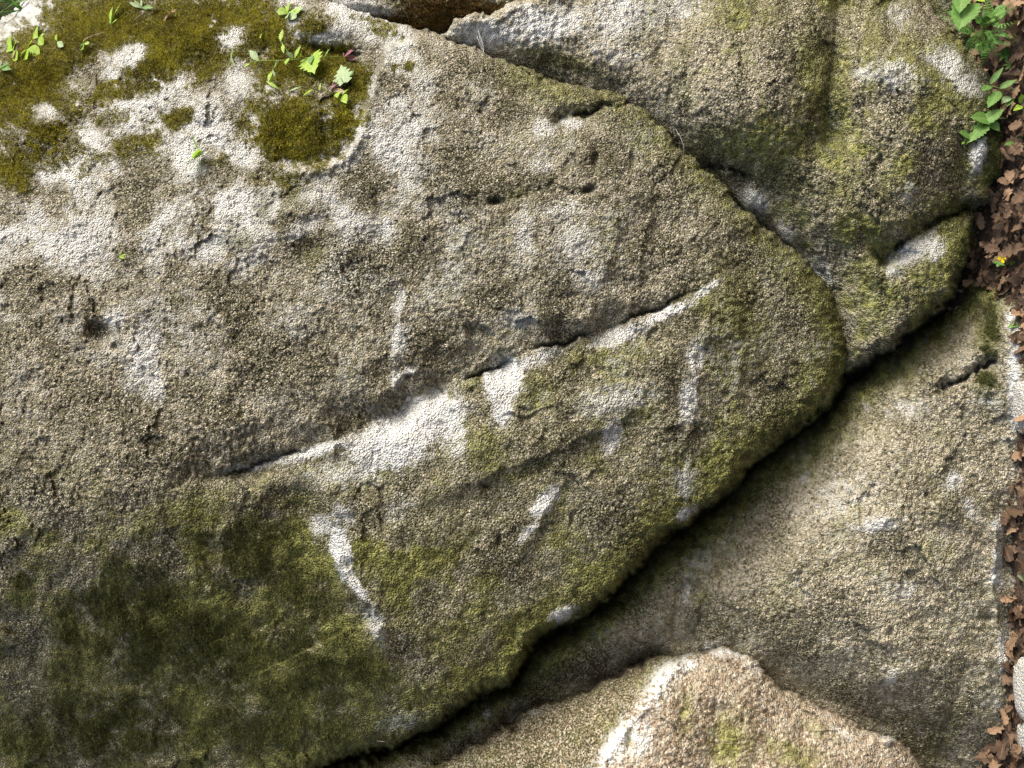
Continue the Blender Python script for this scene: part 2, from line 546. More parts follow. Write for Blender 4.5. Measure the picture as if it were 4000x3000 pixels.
def fold(line, amp_r, w_r, amp_l=0.0, w_l=100.0):
    """a crease: the face dips beside the line (r = right of / above the line, l = left of / below it)"""
    def f(X, Y):
        d, s, t, _ = seg_field(line, X + 12 * gnoise(X / 60, Y / 60, 81), Y + 12 * gnoise(X / 60, Y / 60, 82))
        e = sstep(0, 0.2, t) * sstep(0, 0.2, 1 - t)
        w = np.where(s > 0, w_r, w_l); a = np.where(s > 0, amp_r, amp_l)
        return -e * a * (d / w) * np.exp(1 - d / w)
    return f

# --- the main boulder
A_poly = [(-700, 420, 220, .2), (-100, 185, 160, .12), (60, 85, 120, .1), (160, 0, 120, .1), (300, -110), (700, -190), (1230, -50, 60, .05), (1290, 12, 50, .04), (1360, 25, 50, .04), (1450, 62, 50, .04),
          (1560, 96, 50, .04), (1740, 150, 60, .05), (1900, 205, 60, .05), (2150, 312, 60, .05), (2330, 345, 60, .05), (2460, 362, 60, .05), (2520, 420, 60, .06), (2600, 505, 60, .06),
          (2720, 628, 70, .06), (2810, 705, 80, .06), (2900, 805, 90, .07), (3050, 940, 110, .08), (3200, 1060, 120, .09), (3275, 1180, 130, .10), (3312, 1340, 130, .10), (3296, 1460, 120, .10),
          (3235, 1570, 100, .08), (3120, 1660, 90, .07), (3000, 1742, 90, .07), (2920, 1812, 90, .07), (2860, 1880, 34, .035), (2780, 1960, 34, .035), (2690, 2020, 34, .035), (2600, 2070, 34, .035), (2540, 2130, 34, .035), (2470, 2205, 34, .035), (2400, 2290, 34, .035),
          (2330, 2345, 34, .035), (2245, 2395, 34, .035), (2150, 2440, 34, .035), (2085, 2480, 34, .035), (2045, 2560, 34, .035), (1985, 2650, 34, .035), (1880, 2690, 34, .035), (1800, 2740, 34, .035), (1720, 2800, 34, .035), (1600, 2865, 34, .035), (1530, 2902, 34, .035),
          (1410, 2922, 70, .05), (1290, 2970, 70, .05), (1150, 3040, 70, .05), (700, 3300, 120, .08), (-700, 3700, 150, .1)]
A_ctrl = [(-700, -300, -.62), (-700, 600, -.22), (-700, 1500, .03), (-700, 2600, -.08), (-700, 3700, -.4),
          (0, 60, -.36), (0, 350, -.17), (0, 700, -.03), (0, 1200, .06), (0, 1700, .10), (0, 2150, .08), (0, 2700, -.10), (0, 3200, -.30),
          (300, 0, -.33), (300, 480, -.09), (500, 250, -.13), (600, 600, -.01), (600, 1000, .07), (600, 1500, .12), (500, 1850, .145), (600, 2300, .06), (600, 2900, -.17),
          (900, 0, -.23), (1000, 350, -.07), (1000, 600, .015), (1200, 800, .07), (1200, 1300, .125), (1200, 1700, .155), (1150, 2150, .13), (1100, 2600, .03), (1100, 3000, -.13),
          (1500, 80, -.12), (1600, 300, -.01), (1700, 600, .05), (1800, 1000, .10), (1800, 1400, .14), (1650, 1900, .16), (1700, 2300, .145), (1600, 2700, .09), (1400, 2450, .145), (1350, 2150, .16),
          (2100, 400, -.02), (2300, 700, .06), (2300, 1100, .115), (2300, 1500, .14), (2250, 2000, .14), (2100, 2300, .11),
          (2600, 700, .025), (2700, 1000, .07), (2800, 1300, .09), (2800, 1700, .085), (3000, 1000, .01), (3150, 1200, .015), (3180, 1400, .02), (3000, 1500, .06), (2500, 1900, .125)]
GROOVE = [(540, 1905), (800, 1862), (1050, 1800), (1300, 1722), (1500, 1628), (1750, 1520), (1900, 1450), (2050, 1375), (2250, 1320), (2420, 1268), (2600, 1190), (2820, 1075)]
SHELF = [(1000, 640), (1180, 672), (1330, 640), (1400, 560), (1440, 430), (1470, 310), (1530, 190), (1700, 150)]
RIDGE = [(1180, 1780), (1250, 1900), (1310, 2010), (1325, 2150), (1330, 2220), (1400, 2310), (1475, 2400), (1500, 2510)]
LEDGE2 = [(1560, 1990), (1800, 1900), (2000, 1820), (2200, 1750), (2420, 1640), (2540, 1560)]
A_feats = [feat(groove, GROOVE, 0.050, 85, 115, 1.0, 0.16, 0.03, 7),
           feat(groove, [(p[0], p[1] - 30) for p in GROOVE[3:9]], 0.012, 120, 40, 1.4),
           step_line(SHELF, 0.045, 170, 26, 0.010),
           feat(groove, [(1150, 140), (1230, 185), (1290, 200), (1390, 212), (1450, 205)], 0.045, 16, 50, 1.0, 0.3),
           feat(groove, [(1270, 320), (1330, 350), (1370, 330), (1390, 280)], 0.03, 24, 24, 1.0, 0.3),
           feat(groove, [(2130, 480), (2230, 452), (2330, 430), (2420, 405), (2500, 380)], 0.034, 24, 50, 1.0, 0.15, 0.02, 8),
           fold(LEDGE2, 0.0, 90, 0.016, 80),
           feat(groove, [(1880, 792), (1930, 796), (2000, 770), (2120, 745), (2250, 748), (2330, 738)], 0.012, 24, 50, 1.0, 0.2),
           bump(1935, 788, 22, 12, -10, -.035), bump(2300, 742, 26, 14, -10, -.04), bump(2328, 622, 15, 40, 5, -.03), bump(2472, 622, 12, 30, 0, -.016), bump(2560, 700, 20, 60, -20, -.012),
           bump(385, 1300, 55, 48, 20, -.028, 3), bump(450, 1355, 22, 14, 0, -.014), bump(1840, 1290, 17, 28, -35, -.022, 3), bump(2840, 1535, 14, 12, 0, -.014), bump(1040, 2020, 30, 10, 0, -.01),
           bump(1470, 935, 60, 25, -30, -.012), bump(1210, 985, 60, 50, 0, -.016), bump(1150, 870, 130, 25, -5, -.010), bump(1110, 860, 160, 60, -30, .014),
           bump(1900, 1900, 20, 9, 10, -.02), bump(1950, 2110, 7, 28, 8, -.02), bump(2235, 2035, 8, 22, 5, -.014),
           fold([(1600, 1130), (1570, 1200), (1555, 1300), (1540, 1420), (1530, 1560)], 0.0, 60, 0.010, 45),
           fold(RIDGE, 0.012, 160, 0.034, 130),
           fold([(1990, 2230), (2080, 2100), (2130, 1990), (2190, 1900), (2240, 1850)], 0.0, 50, 0.012, 60),
           fold([(2690, 1330), (2720, 1450), (2720, 1600), (2690, 1800)], 0.012, 70, 0, 50),
           fold([(2400, 760), (2420, 880), (2390, 1000), (2330, 1130)], 0.012, 60, 0, 60),
           fold([(2560, 780), (2520, 900), (2500, 1050), (2490, 1150)], 0.014, 50, 0, 60),
           fold([(2750, 900), (2850, 1150), (2900, 1400), (2880, 1600)], 0.016, 90, 0, 90),
           bump(2330, 1430, 70, 90, 10, -.012), bump(2180, 1400, 40, 70, 10, -.012), bump(2560, 1500, 70, 100, 0, .010),
           bump(150, 230, 240, 90, -20, .05), bump(700, 130, 200, 80, 10, .03), bump(170, 480, 160, 90, -20, .035), bump(330, 480, 120, 70, -20, -.02),
           bump(1250, 90, 130, 60, 5, .05), bump(1220, 440, 200, 90, 10, .03), bump(880, 380, 160, 70, -20, .02),
           # the mossy lower left is lumpy
           lambda X, Y: 0.012 * sstep(1950, 2400, Y) * sstep(1600, 1200, X) * fbm(X / 120, Y / 120, 207, 3)]

def A_masks(X, Y, K, sn, fn, sd):
    L = K['lichen']; G = K['algae']; Mo = K['moss']; Dk = K['dark']
    def add(T, s, *b, **k):
        np.maximum(T, s * blob(X, Y, *b, **k), out=T)
    # grey-white weathered left and top
    L += 0.46 * sstep(0.0, 0.55, sn + 0.40) * sstep(1500, 700, Y) * sstep(2100, 1300, X)
    L += 0.30 * sstep(-0.15, 0.4, sn) * sstep(2000, 1400, Y)
    for b in [(560, 1380, 90, 200, 10), (600, 1500, 60, 90, 0), (450, 1240, 50, 60), (1560, 1330, 45, 100, 10), (1560, 1180, 30, 80, 15), (1550, 1480, 30, 60), (1600, 1450, 30, 20),
              (1190, 885, 110, 45, -30), (1290, 780, 40, 40), (1350, 620, 60, 90, 40), (1450, 330, 25, 80, 0), (930, 330, 90, 100), (900, 160, 70, 60), (560, 290, 160, 80, -20), (180, 420, 80, 60),
              (700, 420, 90, 50, -20), (840, 520, 120, 70), (1250, 150, 90, 30, 15), (1450, 60, 110, 50, 20), (2130, 500, 60, 50), (2230, 480, 60, 35), (1500, 900, 60, 100, 30)]:
        add(L, 0.62, *b, seed=int(b[0]) % 17)
    for b in [(2250, 950, 130, 120, 10), (2050, 930, 60, 160, 0), (2200, 820, 120, 60), (2020, 1250, 90, 60), (2300, 1080, 90, 70), (2120, 640, 70, 50)]:
        add(L, 0.55, *b, seed=int(b[0]) % 19, soft=0.9)
    add(L, 1.0, 1570, 1710, 265, 112, -24, seed=3, soft=0.5); add(L, 1.0, 1690, 1620, 130, 95, -30, seed=5, soft=0.5); add(L, .8, 1240, 1760, 170, 28, -18, seed=2); add(L, .6, 1010, 1815, 170, 26, -14, seed=8)
    add(L, 1.0, 1965, 1490, 85, 105, 10, seed=6, soft=.5); add(L, .9, 1960, 1610, 50, 60, 0, seed=7); add(L, .6, 1790, 1700, 40, 130, 5, seed=9)
    add(L, .85, 2600, 1225, 140, 26, -24, seed=1); add(L, .8, 2760, 1130, 80, 18, -35, seed=4); add(L, .7, 2420, 1310, 140, 40, -20, seed=6); add(L, .6, 2100, 1400, 160, 35, -22, seed=9)
    add(L, .55, 2400, 1560, 200, 80, -10, seed=11, soft=.9); add(L, .7, 2720, 1390, 45, 70, 10, seed=12); add(L, .7, 2690, 1560, 50, 120, 5, seed=13); add(L, .6, 2390, 1700, 50, 100, 10, seed=14); add(L, .5, 2680, 1880, 55, 90, 8, seed=15)
    add(L, .9, 2130, 1960, 38, 90, 38, seed=16); add(L, .7, 2060, 2080, 20, 70, 42, seed=1)
    add(L, 1.0, 1335, 2160, 45, 125, -12, seed=2, soft=.5); add(L, 1.0, 1390, 2285, 26, 95, -38, seed=3); add(L, .7, 1340, 2010, 50, 60, 0, seed=4); add(L, .6, 1255, 2050, 60, 50, 0, seed=5); add(L, .6, 1470, 2440, 38, 110, -22, seed=6)
    add(L, .5, 1350, 1850, 200, 80, -5, seed=7, soft=.9); add(L, .4, 1560, 1980, 80, 60, -30, seed=9)
    add(L, .8, 2680, 2005, 55, 28, -25, seed=9); add(L, .75, 2200, 2400, 70, 34, -25, seed=8); add(L, .4, 1560, 2820, 120, 50, -20, seed=8)
    # algae
    lower = sstep(1750, 2300, Y + 0.12 * (1500 - X))
    G += 0.95 * lower * sstep(-0.35, 0.3, sn + 0.15 * fn) * sstep(1900, 1200, X)
    G += 0.5 * sstep(-0.05, 0.45, sn + 0.12 * fn) * sstep(900, 1500, X)
    G += 0.35 * sstep(0, 160, Y - (1905 - (X - 540) * 0.36)) * sstep(500, 800, X)
    G += 0.75 * sstep(190, 20, sd) * sstep(1900, 2100, X + Y * 0.3)
    for b in [(2880, 1250, 150, 330, -8), (2760, 1180, 110, 90), (2250, 1390, 60, 80, 15), (2350, 1400, 90, 80), (2480, 1380, 100, 60), (2100, 1530, 110, 110), (1890, 1750, 120, 130, -20), (2050, 1850, 150, 40, -20),
              (2500, 1600, 90, 50, -30), (2870, 1620, 90, 100), (2760, 1830, 60, 100), (1560, 2290, 130, 90), (1750, 2520, 200, 130), (1900, 2300, 110, 120), (2060, 2400, 130, 60, -30), (1150, 1960, 150, 60), (2560, 1940, 60, 60),
              (1850, 1490, 60, 50), (3150, 1450, 120, 120), (2620, 560, 60, 110), (2440, 2170, 90, 90, -40)]:
        add(G, 0.85, *b, seed=int(b[1]) % 23, soft=0.9)
    # dark biofilm, with shade painted into the deep pit and slots
    Dk += 0.42 + 0.5 * sstep(-0.1, 0.5, -sn + 0.2 * fn)
    Dk *= 1 - 0.75 * L
    for b in [(2960, 1000, 120, 220, -35), (2450, 480, 120, 120), (1800, 700, 200, 250), (2600, 750, 150, 160), (1400, 1050, 300, 200), (2350, 620, 160, 130), (1050, 1400, 250, 200), (385, 1295, 65, 55), (3100, 1250, 120, 150, -20)]:
        add(Dk, 0.85, *b, seed=int(b[1]) % 29, soft=0.9)
    # moss film under the cushions, then a broad dark tint at lower left
    mtop = MOSS_TOP(X, Y)
    Mo += 0.92 * mtop
    mlow = MOSS_LOW(X, Y)
    np.maximum(Mo, 0.8 * mlow, out=Mo)
    np.maximum(Mo, 0.50 * sstep(2050, 2700, Y + 0.10 * X) * sstep(1560, 1250, X - 0.1 * (Y - 2500)) * (0.6 + 0.4 * fn), out=Mo)  # dark algae tint, with the shade of this down-facing part painted in
    for b in [(700, 1180, 40, 30), (1220, 985, 60, 55), (2310, 880, 22, 20), (1030, 790, 45, 90), (1150, 760, 60, 60), (930, 940, 80, 50, 0), (2020, 760, 60, 25, -20)]:
        add(Mo, 0.6, *b, seed=int(b[1]) % 31, soft=1.0)
    L *= 1 - 0.85 * np.maximum(mtop, mlow)

def MOSS_TOP(X, Y):
    m = np.zeros(X.shape, np.float32)
    for (cx, cy, rx, ry, an, s) in [(130, 300, 330, 200, -22, 1), (380, 90, 330, 160, -10, 1), (760, 110, 230, 170, 10, 1), (620, 240, 170, 110, -10, 1), (980, 120, 180, 160, 0, 1), (1130, 260, 190, 130, 0, .95), (1230, 95, 110, 60, 0, .75),
                                    (1150, 500, 200, 160, 10, 1), (1330, 470, 90, 120, 20, .95), (1180, 600, 140, 50, 0, .85), (40, 640, 110, 90, 0, .8), (160, 520, 110, 130, 0, .75), (70, 720, 70, 40, 0, .7), (700, 460, 90, 60, -30, .7), (450, 350, 160, 60, -10, .75),
                                    (1290, 250, 150, 110, 0, .9), (1400, 330, 60, 110, 20, .8), (1580, 260, 60, 25, 0, .7), (1480, 100, 120, 50, 15, .55), (430, 480, 120, 70, -10, .45), (860, 620, 90, 40, 0, .4), (1100, 700, 120, 50, 0, .5), (250, 620, 250, 90, -10, .45), (560, 560, 160, 90, -20, .5), (1000, 450, 90, 120, 0, .6), (820, 260, 150, 60, -30, .8), (1060, 90, 120, 90, 0, .9), (330, 230, 240, 70, -20, .9), (560, 130, 200, 90, 0, 1)]:
        np.maximum(m, s * blob(X, Y, cx, cy, rx, ry, an, 0.5, int(cx) % 13, 0.8), out=m)
    br = fbm(X / 80, Y / 60, 301, 5, 0.65)
    m = m * sstep(-0.34, 0.04, br + 0.55 * (m - 0.5))
    # bare pale islands
    for (cx, cy, rx, ry, an) in [(930, 330, 80, 90, 0), (900, 150, 75, 50, -30), (370, 270, 150, 60, -25), (520, 210, 60, 60, 0), (850, 400, 110, 40, -35), (1370, 120, 90, 50, 20), (180, 440, 60, 50, 0), (690, 330, 90, 26, -40)]:
        m = m * (1 - 0.95 * blob(X, Y, cx, cy, rx, ry, an, 0.5, int(cy) % 11, 0.7))
    return np.clip(m, 0, 1)

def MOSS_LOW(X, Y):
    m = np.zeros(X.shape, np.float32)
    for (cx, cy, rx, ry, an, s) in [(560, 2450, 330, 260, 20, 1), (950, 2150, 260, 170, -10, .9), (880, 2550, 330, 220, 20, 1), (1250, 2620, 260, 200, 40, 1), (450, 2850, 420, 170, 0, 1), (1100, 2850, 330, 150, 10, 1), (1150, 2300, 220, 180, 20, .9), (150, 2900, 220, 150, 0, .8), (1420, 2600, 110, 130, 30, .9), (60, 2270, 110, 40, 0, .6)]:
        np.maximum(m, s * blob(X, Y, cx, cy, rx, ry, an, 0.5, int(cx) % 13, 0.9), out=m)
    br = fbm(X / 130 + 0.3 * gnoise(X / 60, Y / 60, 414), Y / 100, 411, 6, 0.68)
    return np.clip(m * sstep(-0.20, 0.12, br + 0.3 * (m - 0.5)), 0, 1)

def A_rough(X, Y):
    # worn smooth around the long groove and on the lower face, gritty to the right and along the top
    r = 1.0 - 0.55 * sstep(1500, 1800, Y + 0.38 * (X - 1500)) * sstep(2500, 2000, X)
    d, s, t, _ = seg_field(GROOVE, X, Y)
    r = r * (1 - 0.6 * np.exp(-(d / 120) ** 2) * (s > 0) * sstep(900, 1300, X) * sstep(2700, 2300, X))
    return r * (1 + 0.25 * sstep(2300, 2900, X))

rock('main_boulder', A_poly, A_ctrl, A_feats, A_masks, M['rock'],
     'huge mossy boulder filling the middle and left, split by a long slanting crack', seed=100, rough_fn=A_rough)

# --- the upper right boulder
B_poly = [(1700, 205, 60, .04), (1732, 140, 40, .03), (1782, 78, 26, .03), (1850, 66, 26, .03), (1950, 50, 26, .03), (2010, 22, 26, .03), (2120, -20, 30, .03), (2300, -260, 60, .05), (2500, -650, 150, .1), (3300, -700, 150, .1),
          (3580, -300, 90, .07), (3610, -40, 60, .06), (3650, 48, 50, .05), (3720, 112, 50, .05), (3775, 200, 50, .05), (3840, 262, 60, .05), (3885, 330, 60, .06), (3915, 450, 60, .06), (3935, 580, 60, .05), (3930, 670, 60, .05),
          (3880, 730, 50, .05), (3850, 790, 40, .05), (3795, 830, 40, .05), (3782, 930, 60, .06), (3762, 1030, 60, .06), (3712, 1160, 60, .06), (3640, 1215, 60, .06), (3545, 1288, 60, .06), (3480, 1345, 60, .05), (3400, 1400, 50, .05),
          (3330, 1440, 40, .04), (3220, 1450, 60, .05), (3060, 1200, 60, .05), (2700, 900, 60, .05), (2300, 560, 60, .05)]
B_ctrl = [(1750, 120, -.10), (2000, 90, -.085), (2400, -80, -.10), (2900, -150, -.06), (3300, -150, -.10), (3560, -80, -.2), (2500, -600, -.3), (3200, -650, -.35),
          (2050, 230, -.11), (2300, 260, -.075), (2600, 180, -.01), (2900, 180, .055), (3150, 180, .055), (3260, 200, .02), (3420, 200, .06), (3600, 200, .03), (3730, 250, -.01),
          (2450, 430, -.10), (2700, 430, .02), (2900, 440, .085), (3130, 450, .08), (3230, 500, .035), (3450, 550, .085), (3700, 550, .065), (3870, 550, .035),
          (2600, 590, -.13), (2790, 590, -.01), (2950, 620, .03), (2850, 800, -.14), (3000, 760, -.06), (3200, 850, .035), (3450, 830, .08), (3650, 770, .055), (3850, 700, .0),
          (3130, 980, -.10), (3260, 1120, -.06), (3400, 1080, .03), (3600, 1000, .075), (3720, 1000, .05), (3450, 1240, .03), (3350, 1380, -.05), (3600, 1160, .05), (2600, 900, -.35), (3000, 1200, -.3), (2000, 420, -.3), (1700, 320, -.3), (3200, 1400, -.2)]
B_feats = [feat(groove, [(3275, -60), (3262, 150), (3240, 350), (3228, 480), (3226, 600)][::1], 0.040, 85, 30, 1.0, 0.12),
           feat(groove, [(3425, 1045), (3470, 1000), (3540, 935), (3620, 890), (3720, 838), (3860, 780)], 0.062, 40, 55, 1.0, 0.1, 0.04, 8),
           feat(groove, [(2690, 625), (2800, 660), (2870, 672), (2960, 690)], 0.05, 35, 45, 1.0, 0.2, 0.03, 8),
           feat(groove, [(2100, 225), (2200, 270), (2330, 310)], 0.012, 50, 30, 1.0, 0.2),
           feat(groove, [(2240, -20), (2230, 60), (2270, 150), (2300, 230)], 0.012, 20, 45, 1.0, 0.2), feat(groove, [(2540, -20), (2530, 60), (2550, 130), (2620, 260)], 0.014, 25, 60, 1.0, 0.2),
           feat(groove, [(3100, 0), (3110, 250), (3130, 480), (3200, 640)], 0.010, 40, 60, 1.0, 0.2),
           feat(groove, [(3440, 1020), (3405, 960), (3400, 880)], 0.022, 40, 40, 1.0, 0.2), feat(groove, [(3380, 1010), (3360, 920), (3320, 820)], 0.010, 30, 30, 1.0, 0.2),
           bump(2950, 790, 75, 50, 35, .045), bump(3060, 910, 70, 40, 50, .025), bump(3440, 625, 10, 22, 0, -.02), bump(3560, 640, 60, 200, -10, .012), bump(3540, 280, 200, 70, 20, .012), bump(3440, 420, 120, 60, 0, -.01),
           bump(3840, 600, 40, 80, 20, .018), bump(3760, 620, 20, 140, 0, -.02)]
def B_masks(X, Y, K, sn, fn, sd):
    L = K['lichen']; G = K['algae']; Mo = K['moss']; Dk = K['dark']
    def add(T, s, *b, **k):
        np.maximum(T, s * blob(X, Y, *b, **k), out=T)
    L += 0.18 * sstep(0, .5, sn)
    for b in [(1900, 130, 180, 70, 0, .75), (2120, 90, 180, 90, 0, .75), (2420, 60, 170, 120, 0, .6), (2640, 30, 120, 80, 0, .5), (2400, 200, 140, 70, 10, .4), (2950, 790, 75, 55, 35, .7), (3070, 910, 60, 40, 50, .5), (3200, 1060, 80, 50, 50, .6),
              (3500, 290, 140, 70, 15, .55), (3700, 250, 110, 70, 40, .65), (3780, 330, 90, 60, 30, .6), (3500, 60, 80, 70, 20, .4), (3830, 600, 45, 90, 15, .8), (3560, 985, 110, 45, -30, .75), (3640, 960, 60, 80, 0, .6), (3380, 290, 60, 40, 0, .5), (3560, 740, 40, 60, 0, .4), (3480, 1060, 60, 40, 0, .5)]:
        add(L, b[5], *b[:5], seed=int(b[0]) % 17, soft=.8)
    G += 0.8 * sstep(-0.25, 0.3, sn + 0.1 * fn + 0.0003 * (X - 2900)) * sstep(2500, 2950, X)
    Dk += 0.6 * sstep(.0, .45, fbm(X / 55, Y / 260, 333, 4)) * sstep(2300, 2700, X)
    G += 0.3 * sstep(0, .4, sn)
    for b in [(3180, 300, 110, 330, 0, .9), (3290, 300, 60, 300, 0, .85), (2900, 560, 150, 120, 0, .85), (2760, 560, 90, 90, 0, .8), (2180, 235, 230, 45, 14, .8), (3000, 620, 200, 150, 0, .8), (2530, 60, 40, 140, 10, .6), (2900, 40, 250, 120, 0, .75), (3100, 700, 120, 150, 0, .8), (3300, 700, 150, 250, 0, .75),
              (3450, 720, 60, 200, 5, .7), (3230, 1220, 60, 120, -30, .8), (3050, 1000, 60, 100, -40, .6), (3720, 650, 50, 250, 0, .6)]:
        add(G, b[5], *b[:5], seed=int(b[1]) % 23, soft=.9)
    G *= 1 - 0.8 * sstep(.4, .8, L)
    Dk += 0.30 + .45 * sstep(-.1, .4, -sn + .2 * fn)
    for b in [(3240, 350, 60, 300, 0, .9), (3680, 850, 200, 80, -25, .8), (3760, 1050, 60, 130, 20, .8), (3860, 480, 60, 130, 0, .8), (2620, 560, 100, 110, 40, .8), (3580, 1150, 160, 80, -30, .7), (2900, 690, 150, 50, 10, .8), (3720, 700, 120, 120, 0, .7)]:  # shade painted dark along the groove, the cracks and the joint
        add(Dk, b[5], *b[:5], seed=int(b[1]) % 29, soft=.9)
    Dk *= 1 - .7 * L
    for b in [(3880, 520, 60, 190, 0, .75), (3740, 820, 110, 50, -25, .55), (3880, 690, 60, 60, 0, .6), (3760, 980, 40, 120, 15, .55), (3810, 420, 50, 50, 0, .5)]:
        add(Mo, b[5], *b[:5], seed=int(b[1]) % 31, soft=.9)
    Mo *= 1 - sstep(.5, .8, L)
rock('leaning_boulder', B_poly, B_ctrl, B_feats, B_masks, M['rock_pale'],
     'pale green streaked boulder leaning at the upper right, beside the ferns', seed=300, grain=1.35, stretch=0.8)

# --- the lower right boulder
C_poly = [(3880, 1065, 60, .05), (3960, 1120, 60, .05), (4150, 1250), (4200, 2000), (4150, 3100), (4000, 3600), (2600, 3650), (900, 3500), (1000, 3060, 60, .05), (1400, 2820, 60, .05), (1900, 2550, 60, .05), (2350, 2180, 60, .05), (2800, 1750, 60, .05), (3250, 1330, 60, .05), (3650, 1090, 60, .05), (3780, 1060, 60, .05)]
C_ctrl = [(3880, 1090, -.08), (3930, 1180, .02), (3780, 1120, -.13), (3700, 1220, -.14), (3500, 1380, -.14), (3620, 1430, -.04), (3850, 1350, .02), (3330, 1500, -.15), (3420, 1570, -.09), (3480, 1700, -.005), (3800, 1650, .02), (3940, 1700, .045), (3350, 1680, -.07),
          (3060, 1810, -.14), (3170, 1880, -.075), (3260, 2000, .0), (3300, 2150, .03), (3700, 2050, .055), (3940, 2100, .055), (4100, 2000, .04),
          (2720, 2110, -.14), (2840, 2180, -.07), (2950, 2350, -.01), (2620, 2270, -.07), (2540, 2420, -.05), (3000, 2500, -.02), (3300, 2450, .035), (3700, 2450, .045), (3900, 2500, .035), (4100, 2600, .0),
          (2210, 2500, -.14), (2350, 2500, -.075), (2400, 2600, -.11), (2060, 2670, -.13), (2100, 2770, -.10), (1800, 2840, -.13), (1900, 2890, -.10), (1500, 2960, -.16), (1650, 2985, -.11), (1300, 3100, -.15), (2900, 2600, -.10), (3100, 2700, -.11),
          (3250, 2680, -.04), (3500, 2850, -.09), (3560, 2700, .02), (3700, 2750, .02), (3700, 3000, -.12), (3870, 2900, -.035), (2700, 2700, -.16), (2950, 1650, -.4), (2400, 2080, -.4), (1800, 2580, -.4), (3300, 1350, -.36), (2500, 3200, -.2), (3500, 3200, -.2), (4050, 3200, -.15)]
GAP = [(1150, 3060), (1290, 2985), (1410, 2938), (1530, 2918), (1600, 2882), (1720, 2818), (1800, 2758), (1880, 2708), (1985, 2668), (2045, 2580), (2085, 2500), (2150, 2460), (2245, 2412), (2330, 2362), (2400, 2308), (2470, 2222), (2540, 2148), (2600, 2088), (2690, 2036), (2780, 1978), (2860, 1898), (2920, 1830), (3000, 1760), (3120, 1678), (3235, 1590), (3310, 1480), (3400, 1420), (3480, 1365), (3545, 1308), (3640, 1235), (3712, 1180), (3770, 1050)]
C_feats = [feat(groove, GAP, 0.24, 70, 32, 1.25, 0.03),
           feat(groove, [(1650, 3020), (1900, 2870), (2015, 2795), (2300, 2690), (2500, 2590), (2650, 2540)], 0.07, 50, 60, 1.2, 0.1),
           feat(groove, [(2720, 2230), (2660, 2320), (2636, 2400), (2628, 2470), (2650, 2560)], 0.034, 90, 22, 1.0, 0.15),
           feat(groove, [(3670, 1520), (3700, 1505), (3760, 1480), (3830, 1440), (3910, 1395)], 0.045, 20, 30, 1.0, 0.12, 0.03, 8),
           feat(groove, [(3655, 1500), (3672, 1525), (3668, 1545)], 0.03, 12, 12, 1.0, 0.2),
           feat(groove, [(3640, 1300), (3720, 1290), (3800, 1230), (3850, 1180)], 0.02, 70, 60, 1.2, 0.2),
           feat(groove, [(3430, 2640), (3470, 2720), (3450, 2790), (3400, 2800)], 0.018, 50, 40, 1.0, 0.2),
           feat(groove, [(3080, 2630), (3250, 2740), (3400, 2800), (3520, 2860)], 0.02, 50, 60, 1.0, 0.2),
           fold([(3870, 1900), (3890, 2100), (3880, 2300), (3920, 2600)], 0.02, 40, 0.012, 40),
           feat(groove, [(3590, 2250), (3610, 2400), (3600, 2600)], 0.008, 30, 30, 1.0, 0.2), feat(groove, [(3800, 2550), (3740, 2700), (3700, 2850), (3650, 3000)], 0.02, 60, 40, 1.0, 0.15),
           bump(3700, 2000, 60, 60, 20, .016), bump(3900, 2060, 30, 50, 0, .018), bump(3890, 2160, 25, 60, 0, .018), bump(3430, 2030, 110, 40, -10, .012), bump(3500, 2650, 80, 60, -30, .02), bump(3620, 1935, 8, 14, 20, -.015), bump(3480, 2470, 10, 16, 30, -.015), bump(3860, 2415, 26, 12, 0, -.02),
           bump(2290, 2620, 200, 60, -25, -.02), bump(2700, 2480, 30, 80, 10, -.02)]
